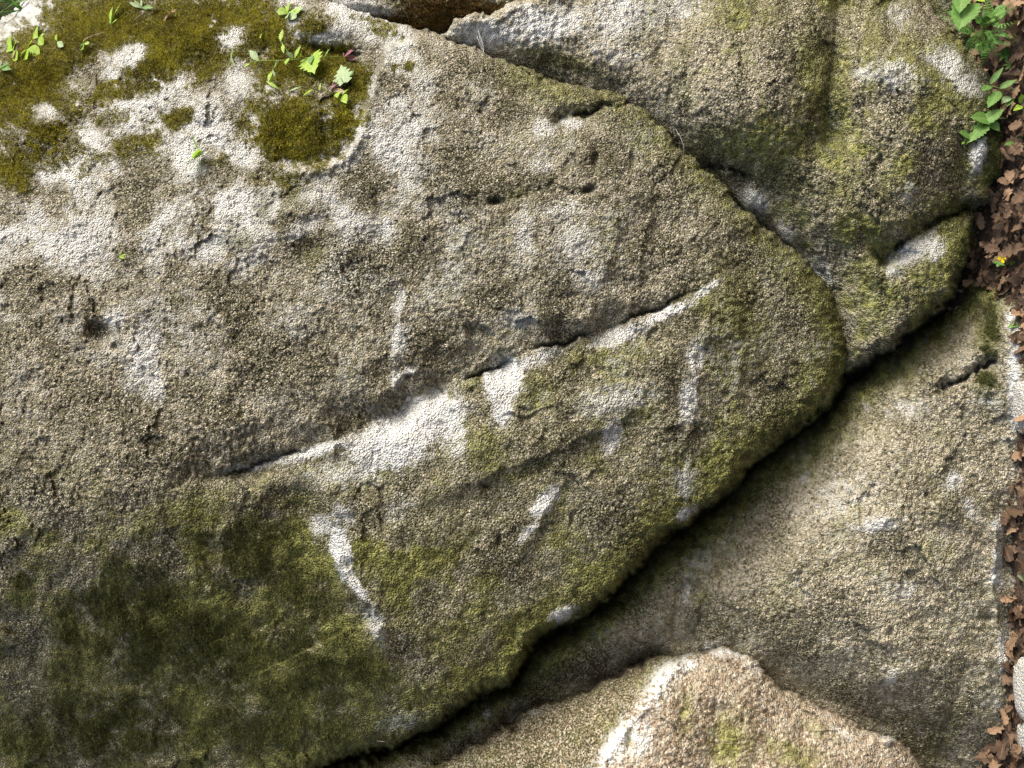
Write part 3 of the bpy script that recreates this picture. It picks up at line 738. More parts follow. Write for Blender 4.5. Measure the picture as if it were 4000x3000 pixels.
def C_masks(X, Y, K, sn, fn, sd):
    L = K['lichen']; G = K['algae']; Mo = K['moss']; Dk = K['dark']
    def add(T, s, *b, **k):
        np.maximum(T, s * blob(X, Y, *b, **k), out=T)
    L += 0.28 * sstep(-.1, .5, sn)
    for b in [(3270, 1950, 200, 120, -20, .35), (3430, 2050, 110, 40, -10, .65), (3720, 1880, 50, 40, -30, .7), (3790, 1990, 30, 60, -25, .6), (3900, 2050, 30, 45, 0, .75), (3900, 2170, 25, 60, 0, .75), (3540, 2300, 60, 40, 0, .5), (3890, 2260, 30, 50, 0, .7), (3960, 1500, 30, 250, 0, .7), (3950, 1250, 30, 60, 0, .7), (3860, 1560, 60, 40, 0, .55),
              (3560, 1600, 120, 60, 0, .4), (2680, 2310, 30, 60, 0, .5), (2780, 2530, 60, 30, 0, .6), (3920, 2550, 30, 120, 0, .6), (1900, 2790, 22, 30, 0, .6), (3480, 2640, 50, 40, -40, .45), (2720, 2200, 110, 60, -30, .4), (3380, 1580, 20, 40, 0, .4), (3130, 1870, 60, 20, -30, .4)]:
        add(L, b[5], *b[:5], seed=int(b[0]) % 17, soft=.9)
    # green film along the sheltered edge under the overhang
    d, s, t, _ = seg_field([(3900, 1090), (3700, 1230), (3400, 1490), (3150, 1740), (2900, 1930), (2700, 2120), (2400, 2360), (2100, 2620), (1800, 2800), (1400, 2990)], X, Y)
    G += 0.95 * np.exp(-(d / 95) ** 2) + 0.3 * sstep(-.05, .4, sn) + .25 * sstep(.0, .4, fbm(X / 120, Y / 120, 77, 3))
    for b in [(3750, 1180, 150, 60, -20, .9), (3500, 1450, 130, 70, -30, .8), (3600, 1400, 120, 60, -20, .6), (3840, 1300, 60, 100, 0, .7), (2750, 2330, 60, 120, 0, .6), (3050, 2300, 80, 160, 20, .5), (3650, 2150, 100, 80, 0, .6), (3600, 2900, 150, 120, 0, .5), (3350, 2200, 120, 40, 0, .4)]:
        add(G, b[5], *b[:5], seed=int(b[1]) % 23, soft=.9)
    Dk += 0.25 + .4 * sstep(-.1, .4, -sn + .2 * fn)
    for b in [(2250, 2600, 250, 70, -25, .9), (2800, 2420, 130, 130, 20, .8), (3150, 2550, 150, 130, 30, .8), (3300, 2700, 220, 80, 30, .9), (3560, 2850, 200, 120, 30, .9), (3870, 1280, 60, 130, 0, .9), (3840, 1620, 40, 100, 0, .8), (3700, 1700, 150, 150, 0, .5), (2550, 2350, 100, 60, 0, .5), (3760, 2780, 60, 160, 20, .9), (2100, 2720, 140, 60, -25, .9)]:  # dark grainy patches, painting shade where the face turns towards the pointed boulder
        add(Dk, b[5], *b[:5], seed=int(b[1]) % 29, soft=.9)
    Dk *= 1 - .7 * L
    for b in [(3870, 1290, 50, 120, 0, .7), (3850, 1500, 60, 70, 0, .6), (3760, 1160, 110, 40, -25, .6), (3730, 1180, 150, 60, -30, .5), (3700, 2850, 60, 150, 20, .4)]:
        add(Mo, b[5], *b[:5], seed=int(b[1]) % 31, soft=.9)
rock('lower_boulder', C_poly, C_ctrl, C_feats, C_masks, M['rock_pale'],
     'broad pale brown boulder at the lower right, under the dark diagonal gap', seed=500, grain=1.2)

# --- the pointed rock at the bottom edge
E_poly = [(1560, 3060, 60, .04), (1700, 2990, 60, .04), (1900, 2880, 60, .04), (2010, 2818, 30, .03), (2030, 2790, 30, .03), (2130, 2745, 40, .03), (2300, 2700, 50, .03), (2420, 2650, 50, .03), (2500, 2600, 50, .03), (2560, 2572, 40, .03), (2680, 2555, 40, .03), (2820, 2535, 40, .03), (2890, 2545, 40, .03),
          (2950, 2590, 40, .03), (3050, 2690, 50, .03), (3130, 2735, 40, .03), (3280, 2800, 40, .03), (3400, 2865, 40, .03), (3480, 2880, 30, .03), (3520, 2910, 40, .03), (3600, 2995, 50, .04), (3700, 3100), (3900, 3500), (3000, 3700), (1300, 3700), (1300, 3200)]
E_ctrl = [(1700, 3030, -.03), (2050, 2810, -.03), (2300, 2720, -.01), (2500, 2620, .0), (2620, 2570, -.01), (2850, 2545, -.02), (2950, 2600, -.01), (3100, 2730, -.01), (3300, 2810, -.01), (3500, 2890, -.01), (3600, 3000, -.02),
          (2580, 2650, .06), (2500, 2760, .10), (2420, 2890, .135), (2340, 3000, .16), (2720, 2700, .07), (2800, 2850, .11), (2800, 3000, .14), (3100, 2880, .06), (3300, 2980, .07), (2250, 2850, .06), (2050, 2950, .05), (2200, 2980, .09), (2000, 3200, .08), (2700, 3300, .22), (3400, 3300, .12), (2000, 3600, .1), (3600, 3600, .1)]
E_feats = [feat(groove, [(2690, 2590), (2600, 2640), (2540, 2740), (2440, 2860), (2370, 2960), (2330, 3040)], -0.018, 26, 34, 1.3, 0.1),
           feat(groove, [(2640, 2610), (2690, 2700), (2660, 2800), (2690, 2900)], 0.010, 30, 30, 1.1, 0.2), feat(groove, [(2790, 2720), (2800, 2850), (2780, 3000)], 0.014, 40, 40, 1.1, 0.2), feat(groove, [(2000, 2790), (2010, 2830), (2012, 2860)], 0.03, 16, 16, 1.1, 0.2),
           bump(2460, 2870, 14, 50, 5, -.02), bump(3480, 2890, 40, 20, 0, .02), bump(3150, 2900, 50, 90, -20, -.012), bump(2900, 2900, 60, 120, 0, .01)]
def E_masks(X, Y, K, sn, fn, sd):
    L = K['lichen']; G = K['algae']; Mo = K['moss']; Dk = K['dark']
    def add(T, s, *b, **k):
        np.maximum(T, s * blob(X, Y, *b, **k), out=T)
    d, s, t, _ = seg_field([(2690, 2590), (2600, 2640), (2540, 2740), (2440, 2860), (2370, 2960), (2330, 3040)], X, Y)
    right = sstep(-30, 60, d * -s)
    L += .85 * np.exp(-(d / 48) ** 2) * sstep(-.5, .2, fn + sn) + .15 * sstep(0, .5, sn)
    for b in [(2850, 2550, 120, 25, 0, .6), (2500, 2900, 60, 100, 10, .6), (2950, 2600, 40, 40, 0, .5), (3480, 2885, 50, 18, 0, .6), (2100, 2780, 60, 20, -20, .5), (3300, 2870, 100, 20, 30, .4)]:
        add(L, b[5], *b[:5], seed=int(b[0]) % 17, soft=.9)
    G += right * (0.35 + .4 * sstep(-.1, .4, sn))
    for b in [(2850, 2900, 110, 150, 0, .9), (2680, 2780, 40, 120, 0, .7), (3100, 2950, 180, 70, 20, .8), (3200, 2850, 110, 40, 30, .6), (1700, 2985, 60, 60, 0, .8), (2460, 2870, 16, 60, 5, .9)]:
        add(G, b[5], *b[:5], seed=int(b[1]) % 23, soft=.9)
    Dk += right * .6 + .18
    Dk *= 1 - .7 * L
rock('pointed_boulder', E_poly, E_ctrl, E_feats, E_masks, M['rock_brown'],
     'pointed boulder at the bottom edge with a pinkish smooth left face and white ridge', seed=700, grain=1.1,
     rough_fn=lambda X, Y: 0.35 + 0.85 * sstep(-120, 60, X - (2690 - (Y - 2590) * 0.85)))

# --- rocks glimpsed behind
def simple_masks(al, li, da, mo):
    def f(X, Y, K, sn, fn, sd):
        K['lichen'] += li * sstep(-.2, .4, sn + .3 * fn); K['algae'] += al * sstep(-.2, .4, -sn)
        K['dark'] += da; K['moss'] += mo * sstep(-.3, .2, fbm(X / 70, Y / 70, 91, 3))
    return f
def MOSS_BROWN(X, Y):
    m = np.maximum(blob(X, Y, 1780, 60, 260, 90, 8, .4, 3, .7), blob(X, Y, 1600, 110, 120, 60, 10, .4, 5, .7))
    return np.clip(m * sstep(-.5, 0, fbm(X / 60, Y / 60, 501, 3) + .3), 0, 1)
def F_masks(X, Y, K, sn, fn, sd):
    K['lichen'] += .7 * blob(X, Y, 1440, 30, 170, 45, 14, seed=3)
    K['moss'] += .9 * MOSS_BROWN(X, Y)
    K['dark'] += .5
rock('mossy_rock', [(1000, -500), (1050, -60, 60, .05), (1280, 60, 60, .05), (1500, 150, 60, .05), (1760, 230, 60, .05), (2150, 220, 60, .05), (2300, -40, 60, .05), (2400, -500)],
     [(1000, -500, -.5), (1100, 0, -.27), (1400, 20, -.2), (1450, 100, -.22), (1700, 60, -.2), (1950, 20, -.21), (2150, 0, -.24), (2400, -500, -.5), (1700, -500, -.42), (1700, 220, -.26), (2200, 200, -.3)],
     [bump(1420, 10, 130, 40, 15, .03)], F_masks, M['rock'], 'brown mossy rock behind the top edge, left of the pale flat face', seed=800, step=6.0)

def G_masks(X, Y, K, sn, fn, sd):
    K['lichen'] += .6 * blob(X, Y, 3690, 10, 60, 50, 0, seed=3)
    K['moss'] += .75 * sstep(-.2, .2, fbm(X / 60, Y / 60, 93, 3) + .1)
    K['dark'] += .6; K['algae'] += .4
rock('fern_rock', [(3500, -500), (4100, -500), (4200, 100), (4100, 420), (3950, 560), (3700, 420), (3560, 100)],
     [(3500, -500, -.3), (4100, -500, -.2), (3600, 20, -.19), (3750, 60, -.15), (3900, 100, -.12), (4000, 100, -.08), (3800, 250, -.14), (3900, 350, -.10), (3950, 500, -.1), (4150, 300, .0)],
     [bump(3780, 120, 80, 50, 0, .02)], G_masks, M['rock'], 'dark mossy rock behind the fern at the upper right corner', seed=850, step=6.0)

def H_masks(X, Y, K, sn, fn, sd):
    K['moss'] += .65 * sstep(-.3, .2, sn + .3); K['dark'] += .8; K['algae'] += .5
    K['lichen'] += .5 * blob(X, Y, 3870, 880, 20, 60, 20, seed=3)
rock('wedged_stone', [(3700, 760), (3900, 745), (3905, 800), (3890, 870), (3860, 960), (3810, 1040), (3770, 1075), (3690, 1000)],
     [(3720, 780, -.16), (3890, 760, -.07), (3880, 850, -.09), (3850, 930, -.1), (3800, 1020, -.14), (3720, 1000, -.2), (3790, 900, -.13)],
     [], H_masks, M['rock'], 'small dark mossy stone wedged between the leaning boulder and the leaf litter', seed=870, step=6.0, cat='stone')

# ------------------------------------------------------------------ ground and hillside
def grid_sheet(name, ax, ay, fn, mat, label=None, kind=None, flip=False):
    X, Y = np.meshgrid(np.asarray(ax, np.float32), np.asarray(ay, np.float32))
    V = fn(X, Y).reshape(-1, 3)
    ny, nx = X.shape
    i = np.arange(ny * nx).reshape(ny, nx)
    f = np.stack([i[:-1, :-1], i[:-1, 1:], i[1:, 1:], i[1:, :-1]], -1).reshape(-1, 4)
    if flip: f = f[:, ::-1]
    o = np_mesh(name, V, f, mat, {}, True)
    return tag(o, label, None, None, kind)

def gz(x, y):
    return 0.014 * fbm(x * 5, y * 5, 900, 4) + 0.006 * gnoise(x * 30, y * 30, 903)

gx = np.concatenate([np.linspace(-90, -2.2, 24)[:-1], np.linspace(-2.2, 2.2, 260), np.linspace(2.2, 90, 24)[1:]])
gy = np.concatenate([np.linspace(-90, -2.5, 24)[:-1], np.linspace(-2.5, -0.25, 40)[:-1], np.linspace(-0.25, 0.45, 90), np.linspace(0.45, 2.0, 6)[1:]])
grid_sheet('ground', gx, gy, lambda X, Y: np.stack([X, Y, gz(X, Y)], -1), M['soil'], None, 'structure')

def hill_material():
    m = bpy.data.materials.new('mossy_hillside')
    t = nodes_of(m)
    co = t.nodes.new('ShaderNodeTexCoord').outputs['Object']
    n1 = N(t, 'ShaderNodeTexNoise', Scale=6.0, Detail=5.0); t.links.new(co, n1.inputs['Vector'])
    n2 = N(t, 'ShaderNodeTexNoise', Scale=70.0, Detail=4.0, Roughness=0.7); t.links.new(co, n2.inputs['Vector'])
    c = mixc(t, ramp(t, n1.outputs['Fac'], [(0.4, 0.0), (0.6, 1.0)]), (0.035, 0.045, 0.012), (0.075, 0.07, 0.03))
    c = mixc(t, ramp(t, n2.outputs['Fac'], [(0.5, 0.0), (0.75, 0.8)]), c, (0.10, 0.13, 0.035))
    bs = N(t, 'ShaderNodeBsdfPrincipled', Roughness=0.95)
    bs.inputs['Specular IOR Level'].default_value = 0.12
    t.links.new(c, bs.inputs['Base Color'])
    bp = N(t, 'ShaderNodeBump', Strength=1.0, Distance=0.03); t.links.new(n2.outputs['Fac'], bp.inputs['Height'])
    t.links.new(bp.outputs[0], bs.inputs['Normal'])
    o = t.nodes.new('ShaderNodeOutputMaterial'); t.links.new(bs.outputs[0], o.inputs[0])
    return m
M['hill'] = hill_material()
def hill(X, S):
    # S runs up the slope: a steep bank behind the boulders, then a gentle wooded rise
    steep = np.clip(S, 0, 4.2); far = np.clip(S - 4.2, 0, None)
    y = 0.62 + 0.17 * steep + far + 0.05 * fbm(X * 2, S * 2, 910, 3)
    z = -0.3 + 0.98 * steep + 0.22 * far + 0.05 * fbm(X * 2.3, S * 2.3, 915, 3)
    return np.stack([X, y, z], -1)
grid_sheet('hillside', np.concatenate([np.linspace(-90, -3, 14)[:-1], np.linspace(-3, 3, 120), np.linspace(3, 90, 14)[1:]]),
           np.concatenate([np.linspace(0, 5, 110), np.linspace(5, 80, 12)[1:]]), hill, M['hill'], None, 'structure')

# ------------------------------------------------------------------ moss cushions
def moss(name, surf, mask_fn, count, lmin, lmax, width, mat, up, label, seed, spread=0.7, thr=0.25, pw=1.0):
    S = SURF[surf]
    m = mask_fn(S['X'], S['Y']) * (S['sd'] > 5)
    # finer spacing inside the frame only
    fr = (S['X'] > -60) & (S['X'] < 4060) & (S['Y'] > -60) & (S['Y'] < 3060)
    wgt = np.where(m > thr, m ** pw, 0) * np.where(fr, 1, 6.0)
    p = wgt.ravel(); p = p / p.sum()
    rng = np.random.default_rng(seed)
    idx = rng.choice(p.size, count, p=p)
    V = S['V'].reshape(-1, 3)[idx]; n = S['n'].reshape(-1, 3)[idx]
    X = S['X'].ravel()[idx]; Y = S['Y'].ravel()[idx]
    k = np.where(fr.ravel()[idx], 1.0, 4.0)[:, None]
    jit = rng.normal(0, 0.0017, (count, 3)) * k
    jit -= n * (jit * n).sum(1, keepdims=True)
    clump = fbm(X / 34, Y / 34, seed, 3)
    L = (lmin + (lmax - lmin) * rng.random(count)) * (0.8 + 0.55 * np.clip(clump + .3, 0, 1)) * (0.5 + 0.5 * np.clip(m.ravel()[idx], 0, 1))
    dr = n * 0.75 + np.array(up) + rng.normal(0, spread, (count, 3))
    dr /= np.linalg.norm(dr, axis=1, keepdims=True)
    t = np.cross(dr, rng.normal(0, 1, (count, 3))); t /= np.linalg.norm(t, axis=1, keepdims=True) + 1e-9
    base = V + jit + n * 0.0005
    w = (width * (0.6 + 0.8 * rng.random(count)))[:, None]
    bend = rng.normal(0, 0.35, (count, 3))
    mid = base + dr * (L * 0.5)[:, None]
    tip = base + (dr + bend * 0.6 - np.array([0, 0, 0.1])) * L[:, None]
    P = np.stack([base - t * w * 0.5, base + t * w * 0.5, mid + t * w * 0.55, tip, mid - t * w * 0.55], 1).reshape(-1, 3)
    i = np.arange(count)[:, None] * 5
    f = np.concatenate([i + np.array([0, 1, 2]), i + np.array([0, 2, 4]), i + np.array([4, 2, 3])], 0)
    tone = fbm(X / 120, Y / 120, seed + 9, 3)
    sh = np.clip(0.36 + 0.42 * tone + 0.30 * clump + rng.normal(0, 0.2, count), 0, 1)
    o = np_mesh(name, P, f, mat, {'shade': np.repeat(sh, 5)}, False)
    return tag(o, label, 'moss', None, 'stuff')

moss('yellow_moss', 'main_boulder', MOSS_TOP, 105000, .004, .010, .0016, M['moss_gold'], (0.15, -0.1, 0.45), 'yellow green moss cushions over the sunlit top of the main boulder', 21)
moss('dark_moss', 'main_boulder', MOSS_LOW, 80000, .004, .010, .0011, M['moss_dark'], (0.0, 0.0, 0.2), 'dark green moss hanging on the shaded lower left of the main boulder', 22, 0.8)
moss('brown_moss', 'mossy_rock', MOSS_BROWN, 16000, .005, .011, .0016, M['moss_brown'], (0.1, -0.1, 0.4), 'rusty brown moss on the rock behind the top edge', 23)
moss('fern_rock_moss', 'fern_rock', lambda X, Y: SURF['fern_rock']['K']['moss'], 14000, .004, .009, .0014, M['moss_dark'], (0.1, -0.1, 0.4), 'short dark moss around the fern roots at the upper right', 24)
def MOSS_RIGHT(X, Y):
    m = np.zeros(X.shape, np.float32)
    for b in [(3880, 520, 50, 170, 0), (3890, 680, 50, 50, 0), (3760, 820, 90, 30, -25), (3770, 960, 25, 90, 15)]:
        np.maximum(m, blob(X, Y, *b, warp=.5, seed=3, soft=.9), out=m)
    return m * sstep(-.3, .2, fbm(X / 50, Y / 50, 77, 3))
moss('olive_moss', 'leaning_boulder', MOSS_RIGHT, 9000, .003, .007, .0013, M['moss_dark'], (0.1, -0.1, 0.4), 'olive moss strip down the right flank of the leaning boulder', 25)
def MOSS_C(X, Y):
    m = np.zeros(X.shape, np.float32)
    for b in [(3870, 1290, 45, 120, 0), (3850, 1500, 50, 60, 0), (3740, 1180, 100, 40, -25)]:
        np.maximum(m, blob(X, Y, *b, warp=.5, seed=3, soft=.9), out=m)
    return m * sstep(-.3, .2, fbm(X / 50, Y / 50, 78, 3))
moss('flank_moss', 'lower_boulder', MOSS_C, 8000, .003, .007, .0013, M['moss_dark'], (0.1, -0.1, 0.4), 'thin olive moss on the right shoulder of the lower boulder', 26)

# ------------------------------------------------------------------ leaves, stems, plants
def leaf_arrays(L, Wd, shape, serr=0.0, fold_=0.12, curl=0.15, n=13, lobes=0, side=0.0):
    """a leaf blade from the stalk at the origin along +x, upper face +z"""
    V = []; vein = []
    for i in range(n):
        t = i / (n - 1)
        if shape == 'heart': w = (math.sin(math.pi * min(1, (t + 0.06) ** 0.62)) ** 0.85) if t < 1 else 0
        elif shape == 'ovate': w = math.sin(math.pi * t ** 0.75) ** 0.9 if 0 < t < 1 else 0
        elif shape == 'lance': w = math.sin(math.pi * t ** 0.9) ** 1.1 if 0 < t < 1 else 0
        elif shape == 'spoon': w = math.sin(math.pi * t ** 1.7) ** 0.8 if 0 < t < 1 else 0
        else: w = (t * (1 - t) * 4) ** 0.5
        if shape == 'heart' and t == 0: w = 0.45
        w = max(w, 0.02)
        if serr and 0 < i < n - 1: w *= 1 + (serr if i % 2 else -serr)
        if lobes and 0 < i < n - 1: w *= 0.62 + 0.45 * math.sin(t * math.pi * lobes) ** 2
        hw = w * Wd / 2
        x = t * L
        zc = -curl * L * t * t
        bend = side * L * t * t
        for c in (-1, -0.12, 0, 0.12, 1):
            back = (abs(c) * 0.10 * L if shape == 'heart' and t < 0.25 else 0)
            V.append((x - back, bend + c * hw, zc + fold_ * abs(c) * hw * 1.2 - 0.25 * hw * c * c * fold_))
            vein.append(1.0 if c == 0 else 0.0)
    Fc = []
    for i in range(n - 1):
        for c in range(4):
            a = i * 5 + c
            Fc.append((a, a + 1, a + 6, a + 5))
    return V, Fc, vein

LEAF_CACHE = {}
def leaf_mesh(L, Wd, shape, mat, **k):
    key = (round(L, 3), round(Wd, 3), shape, mat, tuple(sorted(k.items())))
    if key in LEAF_CACHE: return LEAF_CACHE[key]
    V, Fc, vein = leaf_arrays(L, Wd, shape, **k)
    me = bpy.data.meshes.new('leaf')
    me.from_pydata(V, [], Fc)
    a = me.attributes.new('vein', 'FLOAT', 'POINT'); a.data.foreach_set('value', vein)
    me.polygons.foreach_set('use_smooth', [True] * len(me.polygons))
    me.materials.append(M[mat])
    LEAF_CACHE[key] = me
    return me

def frame(b, t, nrm):
    x = (t - b).normalized()
    z = (nrm - x * nrm.dot(x)).normalized()
    y = z.cross(x)
    return Matrix((x, y, z)).transposed().to_4x4()

def put(me, name, b, t, nrm, parent):
    o = bpy.data.objects.new(name, me)
    COL.objects.link(o)
    mt = frame(b, t, nrm); mt.translation = b - (parent.location if parent else Vector())
    o.matrix_basis = mt
    if parent: o.parent = parent
    return o

def tube(name, pts, r0, r1, mat, parent=None, sides=6):
    pts = [Vector(p) for p in pts]
    # resample smoothly
    Q = []
    n = len(pts)
    for i in range(n - 1):
        p0 = pts[max(i - 1, 0)]; p1 = pts[i]; p2 = pts[i + 1]; p3 = pts[min(i + 2, n - 1)]
        for k in range(5):
            t = k / 5
            Q.append(0.5 * ((2 * p1) + (p2 - p0) * t + (2 * p0 - 5 * p1 + 4 * p2 - p3) * t * t + (3 * p1 - p0 - 3 * p2 + p3) * t ** 3))
    Q.append(pts[-1])
    off = parent.location if parent else Vector()
    V = []; Fc = []
    for i, q in enumerate(Q):
        d = (Q[min(i + 1, len(Q) - 1)] - Q[max(i - 1, 0)]).normalized()
        a = d.orthogonal().normalized(); b = d.cross(a)
        r = r0 + (r1 - r0) * i / (len(Q) - 1)
        for s in range(sides):
            an = 2 * math.pi * s / sides
            V.append(q + (a * math.cos(an) + b * math.sin(an)) * r - off)
    for i in range(len(Q) - 1):
        for s in range(sides):
            a = i * sides + s; b = i * sides + (s + 1) % sides
            Fc.append((a, b, b + sides, a + sides))
    me = bpy.data.meshes.new(name)
    me.from_pydata(V, [], Fc)
    me.polygons.foreach_set('use_smooth', [True] * len(me.polygons))
    me.materials.append(M[mat])
    o = bpy.data.objects.new(name, me)
    COL.objects.link(o)
    if parent: o.parent = parent
    return o

CAMV = Vector((0, -1, 0))
def plant(name, label, base, stems, leaves, cat='plant', group=None, stem_mat='stem_green', r=0.0014):
    """base and all points are (px, py, h); leaves: (base, tip, width ratio, shape, material, options)"""
    root = empty(name, wv(*base))
    tag(root, label, cat, group)
    for st in stems:
        tube('stem', [wv(*p) for p in st], r, r * 0.6, stem_mat, root)
    for (b, t, wr, shape, mat, opt) in leaves:
        B = wv(*b); T = wv(*t)
        L = (T - B).length
        o2 = dict(opt)
        nr = Vector(o2.pop('face', (0.35, -0.8, 0.35)))
        put(leaf_mesh(L, L * wr, shape, mat, **o2), 'leaf', B, T, nr, root)
    return root

def hA(px, py, off=0.004): return surf_h('main_boulder', px, py) + off
def a_(px, py, off=0.004): return (px, py, hA(px, py, off))

# toadflax-like runner rooted in the hollow of the main boulder
R0 = a_(1352, 222, .0)
st1 = [R0, a_(1290, 222, .02), a_(1200, 228, .03), a_(1110, 236, .035), a_(1010, 238, .035), a_(965, 250, .03)]
plant('trailing_plant', 'trailing light green plant with toothed leaves rooted in the hollow of the main boulder', R0,
      [st1, [a_(1145, 228, .03), a_(1120, 195, .04), a_(1096, 160, .045)], [a_(1090, 236, .03), a_(1065, 275, .035), a_(1045, 310, .03)], [a_(1080, 240, .03), a_(1068, 290, .03), a_(1080, 320, .02)]],
      [((*a_(1096, 162, .045),), (*a_(1098, 108, .055),), .32, 'lance', 'leaf_bright', dict(serr=.18)),
       ((*a_(1104, 172, .045),), (*a_(1104, 202, .055),), .3, 'lance', 'leaf_bright', dict(serr=.18)),
       ((*a_(1146, 226, .03),), (*a_(1118, 200, .05),), .55, 'ovate', 'leaf_pale', dict(serr=.15)),
       ((*a_(1128, 226, .03),), (*a_(1112, 246, .05),), .45, 'lance', 'leaf_bright', dict(serr=.15)),
       ((*a_(1150, 228, .03),), (*a_(1170, 172, .06),), .34, 'lance', 'leaf_bright', dict(serr=.18)),
       ((*a_(1172, 228, .03),), (*a_(1174, 200, .05),), .35, 'lance', 'leaf_bright', dict(serr=.15)),
       ((*a_(1010, 238, .03),), (*a_(970, 190, .045),), .42, 'lance', 'leaf_pale', dict(serr=.15)),
       ((*a_(980, 246, .03),), (*a_(950, 258, .035),), .4, 'lance', 'leaf_bright', dict()),
       ((*a_(1214, 222, .035),), (*a_(1222, 280, .05),), .85, 'heart', 'leaf_bright', dict(serr=.2, curl=.1)),
       ((*a_(1212, 250, .04),), (*a_(1214, 205, .05),), .4, 'lance', 'leaf_green', dict(serr=.12)),
       ((*a_(1200, 230, .03),), (*a_(1206, 285, .03),), .14, 'lance', 'leaf_bright', dict()),
       ((*a_(1232, 224, .03),), (*a_(1242, 200, .045),), .3, 'lance', 'leaf_bright', dict()),
       ((*a_(1060, 280, .035),), (*a_(1045, 312, .045),), .35, 'lance', 'leaf_bright', dict()),
       ((*a_(1075, 300, .03),), (*a_(1062, 272, .045),), .35, 'lance', 'leaf_pale', dict()),
       ((*a_(1268, 222, .02),), (*a_(1285, 185, .04),), .22, 'lance', 'leaf_green', dict()),
       ((*a_(1345, 222, .01),), (*a_(1372, 190, .04),), .4, 'lance', 'leaf_purple', dict(serr=.1)),
       ((*a_(1360, 222, .01),), (*a_(1382, 228, .03),), .4, 'lance', 'leaf_purple', dict()),
       ((*a_(1345, 225, .01),), (*a_(1338, 202, .03),), .25, 'lance', 'leaf_purple', dict())])
R1 = a_(1262, 358, .0)
plant('creeping_seedling', 'thin dark stemmed creeper with narrow leaves below the trailing plant', R1,
      [[R1, a_(1200, 342, .02), a_(1110, 328, .03), a_(1040, 312, .03), a_(960, 285, .025), a_(900, 250, .02)]],
      [((*a_(1180, 338, .02),), (*a_(1125, 350, .03),), .2, 'lance', 'leaf_pale', dict()),
       ((*a_(1225, 348, .02),), (*a_(1180, 368, .03),), .2, 'lance', 'leaf_bright', dict()),
       ((*a_(1040, 315, .03),), (*a_(1085, 342, .03),), .2, 'lance', 'leaf_bright', dict()),
       ((*a_(1248, 355, .02),), (*a_(1250, 318, .04),), .16, 'lance', 'leaf_bright', dict()),
       ((*a_(1278, 360, .01),), (*a_(1268, 330, .03),), .14, 'lance', 'leaf_green', dict()),
       ((*a_(915, 262, .02),), (*a_(895, 205, .04),), .12, 'lance', 'leaf_pale', dict()),
       ((*a_(900, 250, .02),), (*a_(905, 175, .04),), .1, 'lance', 'leaf_green', dict())], stem_mat='stem_dark', r=.0010)
R2 = a_(1352, 330, .0)
plant('lobed_leaf_plant', 'single broad lobed pale green leaf in the mossy hollow of the main boulder', R2,
      [[R2, a_(1340, 322, .02), a_(1332, 305, .035)], [R2, a_(1365, 310, .02), a_(1372, 298, .02)]],
      [((*a_(1344, 322, .03),), (*a_(1330, 250, .045),), .78, 'heart', 'leaf_pale', dict(serr=.26, curl=.05, n=11)),
       ((*a_(1352, 310, .012),), (*a_(1378, 270, .02),), .6, 'ovate', 'leaf_green', dict(serr=.1)),
       ((*a_(1320, 360, .02),), (*a_(1314, 375, .03),), .5, 'lance', 'leaf_bright', dict()),
       ((*a_(1336, 372, .02),), (*a_(1362, 335, .03),), .18, 'lance', 'leaf_bright', dict()),
       ((*a_(1340, 372, .02),), (*a_(1348, 396, .03),), .55, 'ovate', 'leaf_bright', dict())])
R3 = a_(1310, 352, .0)
plant('withered_leaf', 'withered pinkish brown leaf curled under the broad lobed leaf', R3, [[R3, a_(1300, 330, .02), a_(1312, 305, .025)]],
      [((*a_(1290, 352, .015),), (*a_(1318, 302, .03),), .3, 'lance', 'leaf_purple', dict(curl=.4)),
       ((*a_(1300, 352, .015),), (*a_(1350, 350, .03),), .4, 'ovate', 'twig', dict(curl=.3))], cat='leaf', stem_mat='twig')
def rosette(name, label, c, tips, mat='leaf_bright', wr=.5, shape='spoon', off=.03, stem=True, n=(0.3, -0.6, 0.6)):
    R = a_(*c, 0.0)
    plant(name, label, R, [[R, a_(c[0] - 6, c[1], .012)]] if stem else [], [((*a_(c[0] - 5, c[1], .010),), (*a_(t[0], t[1], off),), t[2] if len(t) > 2 else wr, shape, t[3] if len(t) > 3 else mat, dict(face=n)) for t in tips])
# note: 'n' in opts is the facing of the blade
rosette('seedling', 'bright three leaved seedling on the moss near the top left corner', (155, 148), [(122, 108), (128, 145), (158, 165), (168, 130)])
rosette('seedling', 'low bright seedling left of the dead brown blade in the top left moss', (58, 198), [(18, 185), (-8, 160), (48, 160), (52, 225)])
rosette('seedling', 'spreading bright seedling right of the dead brown blade in the top left moss', (112, 192), [(70, 212, .34), (116, 155, .4), (142, 200), (138, 175, .4), (92, 220)])
rosette('seedling', 'single upright seedling leaf between the two top left moss mounds', (228, 162), [(212, 130, .4), (236, 175, .35, 'leaf_pale')])
rosette('seedling', 'small pale sprout beside a dry stalk on the upper left moss', (330, 172), [(326, 150, .5), (345, 165, .5), (308, 178, .6, 'leaf_pale'), (318, 188, .6)])
rosette('seedling', 'tall upright sprout of narrow leaves on the top left moss ridge', (438, 98), [(424, 20, .26), (457, -5, .16), (430, 50, .3), (452, 70, .2), (422, 78, .3, 'leaf_pale')], off=.05)
rosette('seedling', 'grey green leaf cluster at the top edge above the trailing plant', (1130, 55), [(1082, 35, .7), (1120, 8, .5), (1180, 22, .6, 'leaf_pale'), (1150, 35, .5), (1118, 62, .7, 'leaf_pale'), (1150, 62, .5, 'leaf_pale'), (1130, 45, .5, 'leaf_pale'), (1165, 38, .5)])
rosette('seedling', 'tiny round leaved sprout left of the trailing plant', (1030, 128), [(1014, 110, .8), (1012, 142, .3)])
